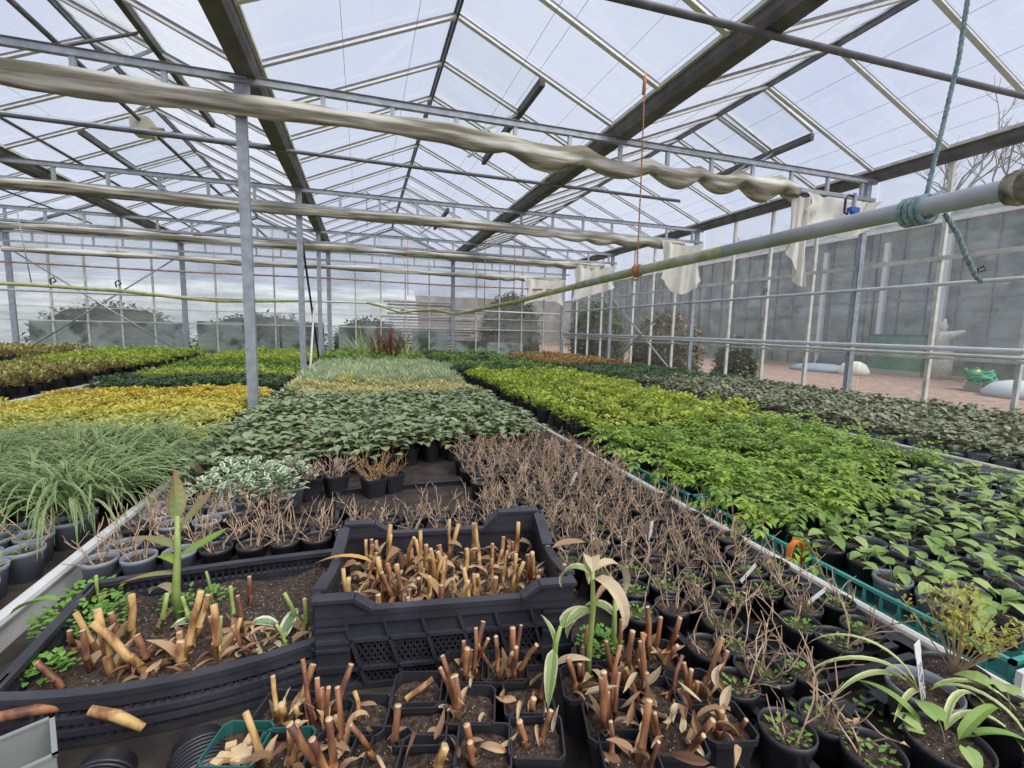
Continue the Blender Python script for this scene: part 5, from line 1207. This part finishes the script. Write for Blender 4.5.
for (px, py, sx, sy, h, c, nm, lb) in [(822, 371, 2.0, 3.2, .35, (.32, .38, .42), 'flat_sheet', 'pale blue-grey sheet lying on the gravel outside'), (832, 369, 1.3, 1.6, .9, (.14, .15, .18), 'dark_tub', 'dark tub beside the white sack outside'), (853, 375, .8, 1.3, .6, (.72, .70, .6), 'white_sack', 'white sack slumped on the gravel outside'), (1022, 398, 1.6, 1.8, .5, (.5, .55, .58), 'low_table', 'pale grey low table at the right edge outside')]:
    q = MB(); n = 18
    q.lathe([(.001, 0), (1, 0), (1.0, .35), (.75, .8), (.35, 1.), (.001, 1.)], n); q.v = [(v[0]*sx/2, v[1]*sy/2, v[2]*h) for v in q.v]
    o = q.build(nm, mat(nm+'_m', c, .7), None, True); o.location = g(px, py, GZ); tag(o, lb, nm.split('_')[-1])
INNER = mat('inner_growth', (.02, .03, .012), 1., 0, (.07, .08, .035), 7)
def bush(name, loc, sx, sy, sz, n, m, label, cat, seed, L=.16, trunk=True):
    R_ = random.Random(seed); t = thing(name, label, cat, loc, 0, None); q = MB()
    for _ in range(n):
        d = Vector((R_.gauss(0, 1), R_.gauss(0, 1), R_.gauss(0, 1))).normalized()*R_.uniform(.6, 1.)**.5
        q.leaf((d.x*sx*R_.uniform(.8, 1), d.y*sy, sz*.5+d.z*sz*.5), R_.uniform(0, 6.28), R_.uniform(-.5, 1), L*R_.uniform(.6, 1.2), L*.5, .8, .3, 2, .8)
    q.build('foliage', m, t)
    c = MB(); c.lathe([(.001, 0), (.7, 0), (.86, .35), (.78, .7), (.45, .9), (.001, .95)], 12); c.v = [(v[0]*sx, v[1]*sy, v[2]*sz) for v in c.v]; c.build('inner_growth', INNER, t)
    MB().tube([(0, 0, 0), (0, 0, sz*.6)], [.06, .03], 6).build('trunk', BARK, t); return t
def baretree(loc, h, seed, label):
    R_ = random.Random(seed); t = thing('bare_tree', label, 'tree', loc); q = MB()
    def br(p, d, L, r, lv):
        pts = [p]
        for k in range(3): d = (d+Vector((R_.uniform(-.2, .2), R_.uniform(-.2, .2), R_.uniform(-.05, .12)))).normalized(); p = p+d*L/3; pts.append(p)
        q.tube(pts, [r, r*.85, r*.75, r*.6], 5 if lv < 2 else 3)
        if lv < 5:
            for k in range(3 if lv < 4 else 4): br(pts[R_.randint(1, 3)], (d+Vector((R_.uniform(-.9, .9), R_.uniform(-.9, .9), R_.uniform(-.1, .6)))).normalized(), L*R_.uniform(.55, .78), r*.55, lv+1)
    br(Vector((0, 0, 0)), Vector((0, 0, 1)), h*.33, h*.02, 0); q.build('branches', BARK, t); return t
for i, (px, h, lb) in enumerate([(968, 13.5, 'bare winter tree showing above the right wall beside the knotted rope'), (790, 13, 'bare winter tree seen past the long cloth strip'), (722, 13, 'bare winter tree beyond the second right wall post'), (1012, 8.5, 'bare winter tree at the right edge')]):
    p = g(px, 374, GZ); p = p*(36/p.x); baretree((p.x, p.y, GZ), h*1.35, 300+i, lb)
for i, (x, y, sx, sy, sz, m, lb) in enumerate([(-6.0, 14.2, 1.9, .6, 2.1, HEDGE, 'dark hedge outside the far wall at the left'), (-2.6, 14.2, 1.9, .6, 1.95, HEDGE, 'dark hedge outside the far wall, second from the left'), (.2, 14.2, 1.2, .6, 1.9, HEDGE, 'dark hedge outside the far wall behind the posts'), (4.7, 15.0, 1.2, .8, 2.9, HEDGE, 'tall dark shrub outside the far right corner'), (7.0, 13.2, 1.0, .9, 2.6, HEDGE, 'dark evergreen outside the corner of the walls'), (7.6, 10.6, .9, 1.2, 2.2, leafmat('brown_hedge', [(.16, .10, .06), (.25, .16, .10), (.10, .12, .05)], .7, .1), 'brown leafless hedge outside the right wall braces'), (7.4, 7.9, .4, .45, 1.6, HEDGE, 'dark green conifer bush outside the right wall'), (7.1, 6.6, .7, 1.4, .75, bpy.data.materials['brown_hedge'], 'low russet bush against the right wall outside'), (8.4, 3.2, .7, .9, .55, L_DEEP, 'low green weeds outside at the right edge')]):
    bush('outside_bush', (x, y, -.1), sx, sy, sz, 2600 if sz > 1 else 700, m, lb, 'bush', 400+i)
t = thing('timber_stack', 'stack of old boards outside the far wall right of centre', 'timber', (2.1, 14.9, -.1))
for i in range(26): MB().box((U(-.5, .5), U(-.1, .3), .12+i*.092), (U(2.0, 3.6), .5, .045), rz=U(-.05, .05)).build('board', TIMBER, t)
t = thing('polytunnel', 'white polythene tunnel outside the far wall at the left', 'building', (-3.6, 19.2, -.1)); q = MB()
for i in range(2):
    for k in range(13): a = PI*k/12; q.v.append((-8+13.5*i, -2.6*math.cos(a), 3.1*math.sin(a)))
for k in range(12): q.face((k, k+1, 14+k, 13+k))
q.build('polythene_skin', mat('polythene', (.34, .37, .38), .4, 0, (.58, .60, .62), 1.2, stretch=(.3, 1, 3)), t, True)
struct(MB().box((5, 60, 2.6), (120, 2, 5.6)).build('terrain_ridge', mat('far_wood', (.22, .21, .20), .95, 0, (.34, .32, .31), .8, detail=10)))
struct(MB().box((60, 20, 1.8), (2, 100, 4.6)).build('terrain_bank', bpy.data.materials['far_wood']))
n_o = len(bpy.data.objects); from collections import Counter
print('objects', n_o, Counter(o.name.split('.')[0] for o in bpy.data.objects if o.parent is None).most_common(30))
